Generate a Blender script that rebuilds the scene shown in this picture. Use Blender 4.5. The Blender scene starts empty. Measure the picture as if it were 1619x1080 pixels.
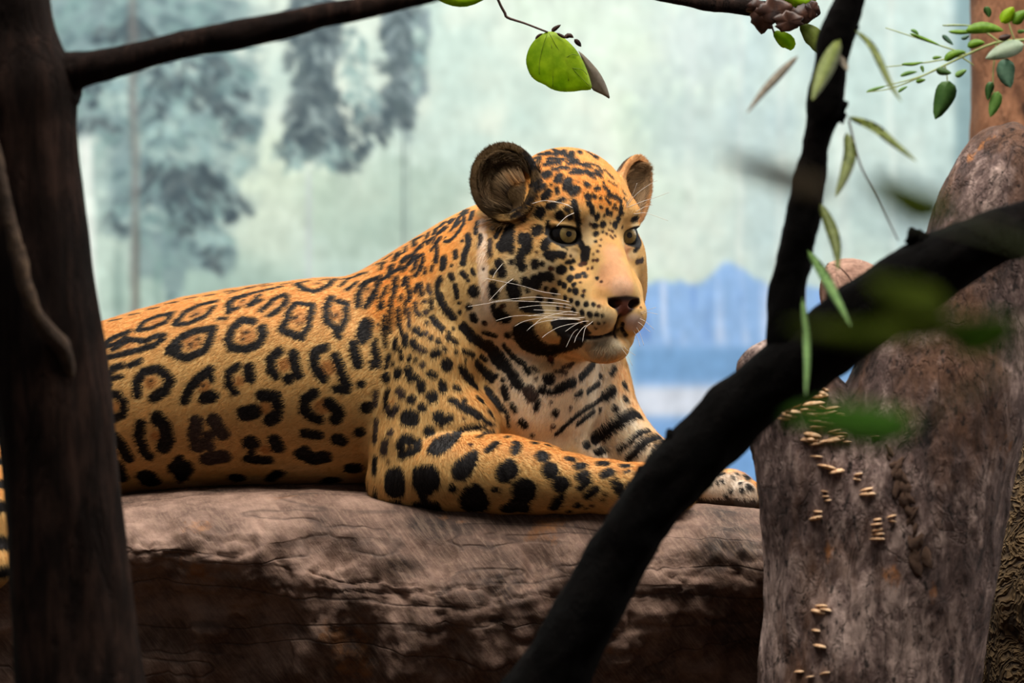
import bpy, math, random
import numpy as np
from mathutils import Vector, Matrix
from mathutils.bvhtree import BVHTree
from mathutils.kdtree import KDTree

# ------------------------------------------------------------------ scale
# 1 unit of layout = 0.85 mm.  x to the right, y downwards, w away from the viewer.
S = 0.00085
DIST = 7.7                  # camera to animal, metres
DU = DIST / S
ZC = 0.95                   # camera height above the floor
rng = np.random.default_rng(7)
random.seed(7)
SC = bpy.context.scene
COL = SC.collection

def U(x, y, w=0.0):
    """layout point -> linear layout space (right, away, up)"""
    k = (DU + w) / DU
    return np.array([(x - 809.5) * k, w, (540.0 - y) * k])
def W3(u):
    u = np.asarray(u, float)
    return u * S + np.array([0, 0, ZC])
def P(x, y, w=0.0):
    return W3(U(x, y, w))

# ------------------------------------------------------------------ camera
cam_d = bpy.data.cameras.new('camera')
cam_d.sensor_width = 36.0
cam_d.sensor_fit = 'HORIZONTAL'
cam_d.lens = 36.0 * DU / 1619.0
cam_d.clip_start = 0.1
cam_d.dof.use_dof = True
cam_d.dof.focus_distance = DIST - 0.06
cam_d.dof.aperture_fstop = 3.7
cam = bpy.data.objects.new('camera', cam_d)
cam.location = (0, -DIST, ZC)
cam.rotation_euler = (math.pi / 2, 0, 0)
COL.objects.link(cam)
SC.camera = cam

# ------------------------------------------------------------------ light
world = bpy.data.worlds.new('world')
SC.world = world
world.use_nodes = True
wb = world.node_tree.nodes['Background']
wb.inputs[0].default_value = (0.92, 0.96, 1.0, 1)
wb.inputs[1].default_value = 0.125

def area(name, loc, target, sx, sy, power, color):
    d = bpy.data.lights.new(name, 'AREA')
    d.shape = 'RECTANGLE'; d.size = sx; d.size_y = sy
    d.energy = power; d.color = color
    o = bpy.data.objects.new(name, d)
    o.location = loc
    o.rotation_euler = (Vector(target) - Vector(loc)).to_track_quat('-Z', 'Y').to_euler()
    COL.objects.link(o)
    return o
# skylight in the roof of the enclosure, above and a little behind the animal
area('skylight', (0.3, -0.95, 4.3), (0.0, 0.1, 0.9), 3.0, 2.2, 300, (1.0, 0.95, 0.87))
# area lamp added to wash the painted back wall
area('wall_wash', (0.2, 1.3, 4.0), (0.0, 2.4, 1.2), 5.0, 0.8, 112, (0.96, 0.99, 1.0))
# daylight from the open side of the enclosure, on the right behind the animal
area('side_daylight', (4.2, 1.1, 2.5), (0.2, 0.2, 0.9), 1.6, 1.8, 80, (1.0, 0.95, 0.88))

SC.view_settings.view_transform = 'Standard'
SC.view_settings.look = 'None'
SC.view_settings.exposure = 0.0
SC.view_settings.gamma = 1.0
SC.view_settings.use_curve_mapping = False

# ------------------------------------------------------------------ helpers
def srgb(r, g, b):
    def f(c):
        c /= 255.0
        return c / 12.92 if c <= 0.04045 else ((c + 0.055) / 1.055) ** 2.4
    return (f(r), f(g), f(b))
def tag(o, label, cat, group=None, kind=None):
    if label: o['label'] = label
    if cat: o['category'] = cat
    if group: o['group'] = group
    if kind: o['kind'] = kind
    return o
def mesh_obj(name, verts, faces, mat, parent=None, smooth=True, matidx=None):
    me = bpy.data.meshes.new(name)
    verts = np.asarray(verts, dtype=np.float32)
    if isinstance(faces, np.ndarray):
        n, k = faces.shape
        me.vertices.add(len(verts)); me.vertices.foreach_set('co', verts.ravel())
        me.loops.add(n * k); me.loops.foreach_set('vertex_index', faces.astype(np.int32).ravel())
        me.polygons.add(n)
        me.polygons.foreach_set('loop_start', np.arange(0, n * k, k, dtype=np.int32))
        me.update(calc_edges=True)
    else:
        me.from_pydata([tuple(v) for v in verts], [], faces)
        me.update()
    if smooth:
        me.polygons.foreach_set('use_smooth', np.ones(len(me.polygons), dtype=bool))
    for m in (mat if isinstance(mat, (list, tuple)) else [mat]):
        me.materials.append(m)
    if matidx is not None:
        me.polygons.foreach_set('material_index', np.asarray(matidx, np.int32))
    o = bpy.data.objects.new(name, me)
    COL.objects.link(o)
    if parent is not None:
        o.parent = parent
    return o
def empty(name, loc):
    o = bpy.data.objects.new(name, None)
    o.empty_display_size = 0.05
    o.location = tuple(loc)
    COL.objects.link(o)
    return o
def adopt(child, parent):
    """parent without moving the child (parents here only have a location)"""
    child.parent = parent
    child.location = tuple(np.array(child.location) - np.array(parent.location))
    return child
def vcol(o, cols, name='Col'):
    me = o.data
    a = me.color_attributes.new(name, 'FLOAT_COLOR', 'POINT')
    c = np.ones((len(me.vertices), 4), np.float32)
    c[:, :3] = cols
    a.data.foreach_set('color', c.ravel())

class Mat:
    """small wrapper for node materials"""
    def __init__(s, name, rough=0.8, spec=0.3):
        s.m = bpy.data.materials.new(name); s.m.use_nodes = True
        s.nt = s.m.node_tree; s.b = s.nt.nodes['Principled BSDF']
        s.b.inputs['Roughness'].default_value = rough
        s.b.inputs['Specular IOR Level'].default_value = spec
    def n(s, t, **kw):
        x = s.nt.nodes.new(t)
        for k, v in kw.items():
            if k in x.inputs: x.inputs[k].default_value = v
            else: setattr(x, k, v)
        return x
    def l(s, a, b): s.nt.links.new(a, b)
    def coord(s, scale=(1, 1, 1), rot=(0, 0, 0)):
        tc = s.n('ShaderNodeTexCoord'); mp = s.n('ShaderNodeMapping')
        mp.inputs['Scale'].default_value = scale; mp.inputs['Rotation'].default_value = rot
        s.l(tc.outputs['Object'], mp.inputs['Vector'])
        return mp.outputs[0]
    def noise(s, vec, scale, detail=6, rough=0.6, dist=0.0):
        x = s.n('ShaderNodeTexNoise', Scale=scale, Detail=detail, Roughness=rough, Distortion=dist)
        s.l(vec, x.inputs['Vector']); return x.outputs['Fac']
    def ramp(s, fac, stops):
        r = s.n('ShaderNodeValToRGB'); e = r.color_ramp.elements
        while len(e) < len(stops): e.new(0.5)
        for i, (p, c) in enumerate(stops):
            e[i].position = p
            e[i].color = (c[0], c[1], c[2], 1) if hasattr(c, '__len__') else (c, c, c, 1)
        s.l(fac, r.inputs[0]); return r.outputs[0]
    def mix(s, fac, a, b, mode='MIX'):
        x = s.n('ShaderNodeMix', data_type='RGBA', blend_type=mode)
        for v, i in ((fac, 0), (a, 6), (b, 7)):
            if hasattr(v, 'is_output'): s.l(v, x.inputs[i])
            elif i == 0: x.inputs[0].default_value = v
            else: x.inputs[i].default_value = (v[0], v[1], v[2], 1)
        return x.outputs[2]
    def math(s, op, a, b=0.0):
        x = s.n('ShaderNodeMath', operation=op)
        for v, i in ((a, 0), (b, 1)):
            if hasattr(v, 'is_output'): s.l(v, x.inputs[i])
            else: x.inputs[i].default_value = v
        return x.outputs[0]
    def color(s, c):
        if hasattr(c, 'is_output'): s.l(c, s.b.inputs['Base Color'])
        else: s.b.inputs['Base Color'].default_value = (c[0], c[1], c[2], 1)
        return s
    def bump(s, h, strength=0.5, dist=0.01):
        x = s.n('ShaderNodeBump', Strength=strength, Distance=dist)
        s.l(h, x.inputs['Height']); s.l(x.outputs[0], s.b.inputs['Normal']); return s

# value noise in numpy, for shapes
def vnoise(p, seed=0):
    p = np.asarray(p, float); i = np.floor(p).astype(np.int64); f = p - i
    f = f * f * (3 - 2 * f)
    def h(ix, iy, iz):
        n = (ix * 374761393 + iy * 668265263 + iz * 2147483647 + seed * 974634777) & 0xffffffff
        n = ((n ^ (n >> 13)) * 1274126177) & 0xffffffff
        n = ((n ^ (n >> 16)) * 2246822519) & 0xffffffff
        return (n & 0xffff) / 65535.0
    r = 0
    for dx in (0, 1):
        for dy in (0, 1):
            for dz in (0, 1):
                wgt = (f[..., 0] if dx else 1 - f[..., 0]) * (f[..., 1] if dy else 1 - f[..., 1]) * (f[..., 2] if dz else 1 - f[..., 2])
                r = r + wgt * h(i[..., 0] + dx, i[..., 1] + dy, i[..., 2] + dz)
    return r * 2 - 1
def fbm(p, octaves=4, seed=0, gain=0.5):
    r = 0; a = 1.0; q = np.asarray(p, float)
    for k in range(octaves):
        r = r + a * vnoise(q, seed + k * 17); q = q * 2.03; a *= gain
    return r
def catmull(pts, n):
    """smooth resampling of control rows (any width)"""
    c = np.asarray(pts, float); m = len(c)
    out = []
    t = np.linspace(0, m - 1, n)
    for v in t:
        i = min(int(v), m - 2); f = v - i
        p0 = c[max(i - 1, 0)]; p1 = c[i]; p2 = c[i + 1]; p3 = c[min(i + 2, m - 1)]
        out.append(0.5 * (2 * p1 + (p2 - p0) * f + (2 * p0 - 5 * p1 + 4 * p2 - p3) * f * f + (3 * p1 - p0 - 3 * p2 + p3) * f ** 3))
    return np.array(out)
def tube(rows, n=40, seg=16, rough=0.0, rscale=0.02, seed=0, caps=True, stretch=3.0, lumps=(), octv=3):
    """rows of (x, y, w, r) in layout units -> (verts, faces) in world metres; wood-like roughness.
    returned faces are quads plus cap n-gons"""
    u = [list(U(x, y, w)) + [r] for (x, y, w, r) in rows]
    c = catmull(u, n)
    pos = c[:, :3]; rad = np.maximum(c[:, 3], 0.3)
    tan = np.gradient(pos, axis=0); tan /= np.linalg.norm(tan, axis=1)[:, None]
    up = np.array([0, -1.0, 0.05])
    verts = []
    L = np.concatenate([[0], np.cumsum(np.linalg.norm(np.diff(pos, axis=0), axis=1))])
    for i in range(n):
        a = np.cross(tan[i], up); a /= np.linalg.norm(a); b = np.cross(a, tan[i])
        th = np.linspace(0, 2 * math.pi, seg, endpoint=False)
        d = np.cos(th)[:, None] * a + np.sin(th)[:, None] * b
        rr = np.full(seg, rad[i])
        if rough:
            q = np.stack([np.cos(th) * rad[i] * rscale, np.sin(th) * rad[i] * rscale, np.full(seg, L[i] * rscale / stretch)], 1)
            rr = rr + rough * fbm(q, octv, seed)
        for (lp, la, lw, lh) in lumps:      # position along, angle, width, height
            rr = rr + lh * np.exp(-((L[i] - lp) / lw) ** 2) * np.exp(-(np.minimum(abs(th - la), 2 * math.pi - abs(th - la)) / 0.8) ** 2)
        verts.append(pos[i] + d * rr[:, None])
    verts = np.concatenate(verts)
    faces = []
    for i in range(n - 1):
        for j in range(seg):
            k = (j + 1) % seg
            faces.append((i * seg + j, i * seg + k, (i + 1) * seg + k, (i + 1) * seg + j))
    if caps:
        faces.append(tuple(range(seg - 1, -1, -1)))
        faces.append(tuple((n - 1) * seg + j for j in range(seg)))
    return W3(verts), faces
# ================================================================== setting
# painted rainforest mural on the back wall
def ss(a, b, x):
    t = np.clip((x - a) / (b - a), 0, 1); return t * t * (3 - 2 * t)
WW = 2350.0
gx = np.concatenate([np.arange(-2300, -80, 60), np.arange(-80, 1700, 4.6), np.arange(1700, 3900, 60)])
gy = np.concatenate([np.arange(-1600, -60, 50), np.arange(-60, 1000, 4.6), np.arange(1000, 1430, 40), [1426.0]])
MX, MY = np.meshgrid(gx, gy); mx, my = MX.ravel(), MY.ravel()
kk = (DU + WW) / DU
mv = np.stack([(mx - 809.5) * kk, np.full(len(mx), WW), (540 - my) * kk], 1)
nx, ny = len(gx), len(gy)
ii, jj = np.meshgrid(np.arange(ny - 1), np.arange(nx - 1), indexing='ij')
a = (ii * nx + jj).ravel()
mf = np.stack([a, a + nx, a + nx + 1, a + 1], 1)
def N2(sx, sy, oc=4, seed=0): return fbm(np.stack([mx / sx, my / sy, np.zeros(len(mx)) + seed * 3.3], 1), oc, seed)
mc = np.tile(np.array([206., 224., 214.]), (len(mx), 1))
def paint(w, c):
    global mc
    w = np.clip(w, 0, 1)[:, None]; mc = mc * (1 - w) + np.array(c, float) * w
n1 = N2(170, 130, 4, 1); n2 = N2(60, 80, 4, 2); n3 = N2(26, 60, 3, 3); n4 = N2(16, 16, 3, 4)
def soft(cx, cy, rx, ry, rag=0.35, e=0.22, nz=None):
    nz = n2 * 0.6 + n4 * 0.4 if nz is None else nz
    return 1 - ss(1 - e, 1 + e, np.hypot((mx - cx) / rx, (my - cy) / ry) + rag * nz)
paint(ss(-0.1, 0.7, n1) * 0.55, (176, 206, 202))
paint(ss(0.0, 0.8, n2) * 0.45, (230, 238, 224))
paint(ss(0.1, 0.9, -n1) * 0.5, (196, 222, 198))
paint(ss(900, 1500, mx) * 0.5, (174, 202, 208))
paint(ss(0.0, 0.8, N2(90, 190, 3, 9)) * ss(1000, 1150, mx) * 0.5, (168, 196, 206))
paint((1 - ss(400, 700, mx)) * ss(250, 480, my) * 0.45, (150, 190, 180))
paint(soft(600, 330, 130, 80, 0.5, 0.5) * 0.5, (156, 184, 168))
paint(soft(420, 330, 60, 120, 0.5, 0.5) * 0.4, (214, 226, 206))
paint(soft(330, 450, 120, 50, 0.5, 0.5) * 0.4, (134, 170, 164))
# brush dabs
M2 = None
def dabs(n, area_, sx, sy, ang, cols, alpha, seed):
    """n elongated brush dabs inside a list of ellipses (cx, cy, rx, ry)"""
    global mc
    r = np.random.default_rng(seed); A = mc.reshape(ny, nx, 3)
    wts = np.array([q[2] * q[3] for q in area_], float); wts /= wts.sum()
    for _ in range(n):
        cx, cy, rx, ry = area_[r.choice(len(area_), p=wts)]
        t = r.random() ** 0.5; p = r.random() * 6.283
        x, y = cx + rx * t * math.cos(p), cy + ry * t * math.sin(p)
        a_, b_ = r.uniform(*sx), r.uniform(*sy)
        th = math.radians(ang * np.sign(x - cx) + r.normal(0, 18))
        R = max(a_, b_) * 1.3
        i0, i1 = np.searchsorted(gy, [y - R, y + R]); j0, j1 = np.searchsorted(gx, [x - R, x + R])
        if i1 <= i0 or j1 <= j0: continue
        X, Y = MX[i0:i1, j0:j1] - x, MY[i0:i1, j0:j1] - y
        u_ = X * math.cos(th) + Y * math.sin(th); v_ = -X * math.sin(th) + Y * math.cos(th)
        w = (1 - ss(0.55, 1.15, np.hypot(u_ / a_, v_ / b_)))[:, :, None] * alpha * r.uniform(0.5, 1)
        A[i0:i1, j0:j1] = A[i0:i1, j0:j1] * (1 - w) + np.array(cols[r.integers(len(cols))], float) * w
TEAL = [(108, 140, 144), (124, 160, 160), (94, 120, 128), (138, 172, 172)]
DARK = [(70, 88, 98), (84, 102, 108), (64, 80, 90), (96, 112, 118)]
LITE = [(166, 200, 198), (186, 212, 206), (152, 188, 192)]
# hanging tree on the left
massA = [(180, 130, 60, 50), (205, 250, 56, 56), (360, 120, 50, 36), (300, 385, 44, 36), (235, 400, 26, 40), (130, 100, 46, 56), (150, 60, 90, 60), (260, 50, 110, 60), (350, 40, 70, 40), (200, 10, 120, 40), (150, 180, 44, 34), (320, 160, 80, 40), (250, 190, 60, 60), (300, 250, 90, 50), (385, 200, 26, 22), (235, 300, 70, 60), (330, 320, 56, 40), (190, 340, 30, 30), (340, 395, 28, 34), (275, 335, 50, 40), (272, 430, 16, 50)]
for cx, cy, rx, ry in massA: paint(soft(cx, cy, rx * 1.15, ry * 1.15, 0.45, 0.3) * 0.75, (124, 152, 158))
dabs(620, massA, (8, 22), (5, 11), 40, TEAL, 0.7, 1)
dabs(340, [(300, 110, 70, 30), (350, 160, 50, 24), (385, 200, 28, 18), (150, 200, 46, 12), (250, 130, 36, 60), (320, 300, 56, 26), (265, 305, 50, 26), (340, 412, 22, 22), (180, 356, 26, 16), (300, 345, 40, 24), (200, 60, 50, 34), (375, 335, 24, 18), (150, 130, 26, 40), (300, 275, 70, 20)], (8, 20), (4, 9), 48, DARK, 0.85, 2)
dabs(160, [(270, 225, 56, 30), (350, 250, 36, 24), (230, 345, 34, 20), (330, 375, 26, 18), (300, 180, 36, 24), (255, 95, 40, 24), (190, 150, 30, 30)], (7, 18), (4, 9), 40, LITE, 0.5, 3)
paint((1 - ss(4, 10, abs(mx - 211 + 4 * n1))) * 0.5, (130, 122, 118))
paint((1 - ss(1, 5, abs(mx - 217))) * 0.5 * ss(330, 380, my), (96, 92, 84))
paint((1 - ss(5, 12, abs(mx - 187))) * 0.45 * ss(360, 420, my), (120, 150, 146))
paint((1 - ss(3, 9, abs(mx - 250 + 6 * n2))) * 0.4 * ss(380, 420, my), (116, 150, 146))
# two dark pines
def pine(cx, top, bot, wid, seed):
    t = np.clip((my - top) / (bot - top), 0, 1)
    half = wid * (0.75 + 0.45 * t) + 14 * n3 + 9 * n4
    return (1 - ss(half * 0.75, half * 1.15, abs(mx - cx))) * ss(top - 30, top, my) * (1 - ss(bot - 30, bot + 6, my + 24 * n3))
paint(pine(500, -200, 262, 40, 1) * 0.75, (116, 138, 146))
paint(pine(634, -200, 212, 30, 2) * 0.8, (108, 128, 138))
dabs(420, [(495, 60, 44, 110), (500, 190, 50, 60), (470, 235, 34, 26), (545, 240, 34, 30), (632, 60, 34, 110), (610, 180, 50, 34), (575, 205, 40, 34)], (8, 20), (4, 9), 50, DARK, 0.75, 4)
dabs(150, [(560, 100, 22, 60), (575, 150, 26, 40), (455, 250, 26, 24), (520, 250, 40, 20), (660, 90, 14, 60)], (7, 18), (4, 8), 50, TEAL + LITE, 0.5, 5)
paint((1 - ss(1.2, 4, abs(mx - 637))) * 0.7 * ss(200, 230, my) * (1 - ss(420, 470, my)), (110, 128, 128))
paint((1 - ss(1, 3, abs(mx - 646))) * 0.45 * ss(200, 230, my), (140, 160, 158))
paint((1 - ss(3, 8, abs(mx - 488))) * 0.45 * ss(250, 290, my), (186, 196, 206))
# waterfall
paint((1 - ss(5, 14, abs(mx - 140 - (my - 370) * 0.035))) * ss(200, 250, my), (255, 255, 255))
paint((1 - ss(14, 40, abs(mx - 146))) * 0.5 * ss(200, 260, my), (206, 232, 222))
# faint hanging streaks on the right
for cx, wd, st in ((1170, 6, 0.35), (1235, 10, 0.25), (1330, 14, 0.25), (1410, 8, 0.3), (1090, 14, 0.2)):
    paint((1 - ss(wd * 0.4, wd, abs(mx - cx + 8 * n1))) * st, (226, 232, 226))
paint(ss(1500, 1520, mx) * 0.75, (112, 146, 156))
paint(soft(1120, 200, 120, 60, 0.5, 0.5) * 0.35, (160, 188, 200))
paint(soft(1420, 330, 110, 60, 0.5, 0.5) * 0.4, (150, 178, 186))
paint(soft(1100, 70, 70, 70, 0.5, 0.5) * 0.35, (176, 198, 214))
# blue painted falls and pool on the lower right
crest = 450 - 34 * np.exp(-((mx - 1152) / 34) ** 2) - 12 * np.exp(-((mx - 1060) / 26) ** 2) + 6 * n3
blue = ss(crest - 6, crest + 8, my) * ss(985, 1010, mx)
paint(blue, (142, 180, 228))
paint(blue * ss(0.0, 0.5, N2(14, 160, 2, 21)) * (1 - ss(530, 560, my)) * 0.8, (196, 214, 244))
paint(blue * ss(0.05, 0.5, -N2(17, 120, 2, 25)) * (1 - ss(525, 550, my)) * 0.7, (104, 142, 210))
paint(blue * ss(540, 560, my) * (1 - ss(590, 615, my)) * 0.75, (112, 158, 206))
paint(blue * ss(600, 622, my) * (1 - ss(648, 668, my)) * 0.9, (214, 222, 238))
paint(blue * ss(655, 690, my) * 0.9, (122, 172, 232))
paint(ss(720, 900, my) * 0.7, (96, 120, 120))
mc *= (1 + 0.035 * n4 + 0.03 * N2(9, 30, 2, 31))[:, None]
mg = mc.mean(1, keepdims=True)
mc = np.clip((mg + (mc - mg) * np.where(mc[:, 2:3] > mc[:, :1] + 45, 1.0, 0.88)) * 0.98, 0, 255) / 255.0
mlin = np.where(mc <= 0.04045, mc / 12.92, ((mc + 0.055) / 1.055) ** 2.4)
mm = Mat('painted_mural', 0.85, 0.15)
v = mm.n('ShaderNodeVertexColor', layer_name='Col')
nz = mm.noise(mm.coord((1, 1, 1)), 34, 5, 0.6)
mm.color(mm.mix(0.22, v.outputs[0], mm.ramp(nz, [(0.3, (0.55, 0.62, 0.64)), (0.7, (1, 1, 1))]), 'MULTIPLY'))
mm.bump(nz, 0.15, 0.004)
wall = mesh_obj('wall_back', W3(mv), mf, mm.m)
vcol(wall, mlin)
tag(wall, 'back wall painted with a misty rainforest and blue waterfall mural', 'wall', kind='structure')

# soil floor of the enclosure
fl = Mat('soil', 0.95, 0.1)
c = fl.coord()
fl.color(fl.ramp(fl.noise(c, 6, 8, 0.65), [(0.3, srgb(38, 28, 20)), (0.7, srgb(84, 64, 46))]))
fl.bump(fl.noise(c, 40, 6), 0.6, 0.02)
n = 40
xs, ys = np.meshgrid(np.linspace(-4.5, 4.5, n), np.linspace(-9, WW * S + 0.03, n))
fz = 0.0 * xs
fv_ = np.stack([xs.ravel(), ys.ravel(), fz.ravel()], 1)
ii, jj = np.meshgrid(np.arange(n - 1), np.arange(n - 1), indexing='ij'); a = (ii * n + jj).ravel()
flo = mesh_obj('floor', fv_, np.stack([a, a + 1, a + n + 1, a + n], 1), fl.m)
tag(flo, 'dark soil floor of the enclosure', 'floor', kind='structure')

# ================================================================== wood
def wood(name, dark, mid, light, scale=9, bump=0.5, stretch=(1, 1, 1), rot=(0, 0, 0), patch=None, patch_amt=0.62, patch2=None, tight=0.0, flecks=False, rough=0.85, spec=0.25):
    m = Mat(name, rough, spec)
    c0 = m.coord(); c1 = m.coord(stretch, rot)
    big = m.noise(c0, scale * 0.55, 5, 0.55); fine = m.noise(c1, scale * 4, 9, 0.7, 0.4)
    rg = m.math('ABSOLUTE', m.math('SUBTRACT', m.noise(c1, scale * 1.5, 5, 0.6, 0.8), 0.5))
    f = m.math('ADD', m.math('MULTIPLY', big, 0.45), m.math('MULTIPLY', fine, 0.55))
    col_ = m.ramp(f, [(0.30 + tight, dark), (0.50, mid), (0.68 - tight, light)])
    if patch2:
        pm = m.ramp(m.noise(m.coord((1, 1, 0.35)), scale * 0.45, 7, 0.7), [(0.50, 0.0), (0.60, 0.85)])
        col_ = m.mix(pm, col_, m.mix(fine, dark, patch2))
    if patch:
        pm = m.ramp(m.noise(m.coord((1, 1, 0.6)), scale * 0.9, 6, 0.62), [(patch_amt, 0.0), (patch_amt + 0.07, 1.0)])
        col_ = m.mix(pm, col_, patch)
    if flecks:
        fk = m.ramp(m.noise(m.coord((1, 1, 0.55), (0, 0.5, 0)), scale * 9, 4, 0.6), [(0.34, 0.85), (0.42, 0.0)])
        col_ = m.mix(fk, col_, dark)
    crack = m.ramp(rg, [(0.0, 0.0), (0.022, 1.0)])
    col_ = m.mix(m.math('MULTIPLY', m.math('SUBTRACT', 1.0, crack), 0.3), col_, dark)
    h = m.math('ADD', m.math('MULTIPLY', fine, 1.0), m.math('MULTIPLY', crack, 0.2))
    m.color(col_); m.bump(h, bump, 0.012)
    return m.m

# --- the log the jaguar lies on
lx = np.array([-420, -100, 100, 200, 300, 400, 500, 580, 700, 850, 1000, 1120, 1220, 1330, 1450.])
yc = np.array([815, 800, 790, 780, 768, 762, 760, 758, 784, 790, 793, 794, 804, 820, 850.])
yf = np.array([840, 826, 816, 808, 798, 792, 790, 794, 806, 807, 806, 806, 814, 830, 862.])
yl = np.array([875, 872, 868, 864, 866, 872, 890, 905, 925, 932, 922, 900, 890, 900, 920.])
NX, NT = 420, 150
sx = np.linspace(-420, 1450, NX)
lv = []
for x in sx:
    c_, f_, l_ = (np.interp(x, lx, q) for q in (yc, yf, yl))
    # profile (w, y): from the back of the log over the crest to the front and under
    rc = np.interp(x, [380, 500, 980, 1120, 1240], [1.0, 0.25, 0.2, 0.8, 1.0])
    prof = [(330, 1640), (430, 1250), (440, 1000), (400, 860), (300, c_ + 14), (180, c_), (90, c_ + 2), (0, c_ * 0.55 + f_ * 0.45), (-110, f_), (-165, f_ * 0.55 + l_ * 0.45 - 4), (-205, l_ - 8), (-220 + 6 * rc, l_ + 12 + 14 * (1 - rc)), (-222 + 26 * rc, l_ + 40 + 24 * (1 - rc)), (-212 + 52 * rc, l_ + 80 + 30 * (1 - rc)), (-180 + 60 * rc, l_ + 150 + 20 * (1 - rc)), (-96, 1190), (-80, 1350), (-80, 1664)]
    pp = catmull([(q[0], q[1]) for q in prof], NT)
    lv.append(np.stack([np.full(NT, x), pp[:, 0], pp[:, 1]], 1))
lv = np.array(lv)                                  # NX, NT, (x, w, y)
q = lv.reshape(-1, 3)
d1 = fbm(q / np.array([210., 120, 120]), 4, 5); d2 = fbm(q / np.array([70., 34, 22]), 4, 6); d3 = fbm(q / np.array([26., 12, 10]), 3, 8)
ridge = 1 - np.abs(fbm(q / np.array([190., 60, 46]), 3, 12)) * 2.4
top_w = (1 - ss(-150, -60, -q[:, 1])) * 0 + ss(-214, -120, q[:, 1]) * (1 - ss(300, 400, q[:, 1])) * (1 - ss(900, 960, q[:, 2]))
front = 1 - top_w
amp = 5 * d1 + 2.2 * d2 * (0.4 + 1.6 * front) + 1.0 * d3 * (0.5 + 1.4 * front)
cr = np.clip(ridge - 0.72, 0, 1) * 3.4
amp = amp - 7 * cr * front - 2.5 * cr * top_w + front * 30 * fbm(q / np.array([64., 90, 150]), 4, 15)
# push along the outward direction of the profile
kq = (DU + q[:, 1]) / DU
LU = np.stack([(q[:, 0] - 809.5) * kq, q[:, 1], (540 - q[:, 2]) * kq], 1).reshape(NX, NT, 3)
tx = np.gradient(LU, axis=0); tt = np.gradient(LU, axis=1)
nr = np.cross(tt, tx); nr /= np.linalg.norm(nr, axis=2)[:, :, None]
if nr[:, NT // 3, 2].mean() < 0: nr = -nr
LU = LU + nr * amp.reshape(NX, NT)[:, :, None]
faces = []
ii, jj = np.meshgrid(np.arange(NX - 1), np.arange(NT - 1), indexing='ij'); a = (ii * NT + jj).ravel()
lf = np.stack([a, a + NT, a + NT + 1, a + 1], 1)
a = np.arange(NX - 1) * NT
lf2 = [tuple(r) for r in lf.tolist()] + [tuple(r) for r in np.stack([a + NT - 1, a + 2 * NT - 1, a + NT, a], 1).tolist()] + [tuple(range(NT)), tuple((NX - 1) * NT + j for j in range(NT - 1, -1, -1))]
lm = Mat('weathered_log', 0.72, 0.3)
c0 = lm.coord(); cg = lm.coord((1.0, 1.0, 1.0), (0, math.radians(38), 0)); cg2 = lm.n('ShaderNodeMapping'); cg2.inputs['Scale'].default_value = (70, 14, 6)
lm.l(cg, cg2.inputs['Vector'])
grain = lm.noise(cg2.outputs[0], 4.0, 6, 0.65, 0.6)
big = lm.noise(c0, 4.2, 6, 0.6); mid_ = lm.noise(lm.coord((1, 1, 1.6)), 13, 7, 0.65)
colr = lm.ramp(lm.math('ADD', lm.math('MULTIPLY', big, 0.45), lm.math('MULTIPLY', mid_, 0.55)), [(0.36, srgb(38, 27, 22)), (0.5, srgb(100, 76, 64)), (0.64, srgb(154, 124, 108))])
colr = lm.mix(lm.math('MULTIPLY', lm.ramp(grain, [(0.46, 0.0), (0.64, 1.0)]), 0.22), colr, srgb(182, 152, 128))
colr = lm.mix(lm.ramp(lm.noise(c0, 7, 6, 0.65), [(0.60, 0.0), (0.68, 0.8)]), colr, srgb(150, 98, 54))
lc = lm.ramp(lm.math('ABSOLUTE', lm.math('SUBTRACT', lm.noise(lm.coord((0.35, 1, 2.2)), 6, 2, 0.45, 0.3), 0.5)), [(0.0, 0.0), (0.012, 1.0)])
colr = lm.mix(lm.math('MULTIPLY', lm.math('SUBTRACT', 1.0, lc), 0.5), colr, srgb(40, 28, 23))
lm.color(colr)
hh = lm.math('ADD', lm.math('ADD', lm.math('MULTIPLY', grain, 0.35), lm.math('MULTIPLY', lc, 0.5)), lm.math('MULTIPLY', lm.noise(c0, 90, 8, 0.75), 0.7))
lm.bump(hh, 0.55, 0.006)
log = mesh_obj('fallen_log', W3(LU.reshape(-1, 3)), lf2, lm.m)
tag(log, 'thick weathered grey brown fallen log under the jaguar', 'log')

# --- dead trunk on the right with its stubs and bracket fungi
BARK = wood('grey_bark', srgb(28, 21, 20), srgb(116, 94, 88), srgb(206, 178, 166), 13, 1.0, (1, 1, 0.45), (0, 0.25, 0), srgb(190, 120, 58), 0.63, patch2=srgb(146, 102, 74), tight=0.07, flecks=True)
TW = -410
rows = [(1384, 1720, TW, 190), (1380, 1500, TW, 180), (1376, 1200, TW, 168), (1378, 1080, TW, 167), (1390, 960, TW, 170), (1412, 850, TW, 168), (1438, 760, TW, 160), (1460, 690, TW, 150), (1483, 620, TW, 139), (1503, 560, TW + 10, 130), (1524, 500, TW + 15, 121), (1557, 420, TW + 20, 106), (1582, 340, TW + 25, 96), (1604, 290, TW + 30, 90), (1620, 258, TW + 30, 76), (1634, 238, TW + 30, 56), (1644, 228, TW + 30, 34), (1650, 223, TW + 30, 8)]
tv, tf = tube(rows, 420, 200, 9.0, 0.013, 31, True, 2.0, octv=6)
trunk = mesh_obj('dead_trunk', tv, tf, BARK)
tag(trunk, 'leaning dead tree trunk with peeling bark and shelf fungi', 'tree trunk')
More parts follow.
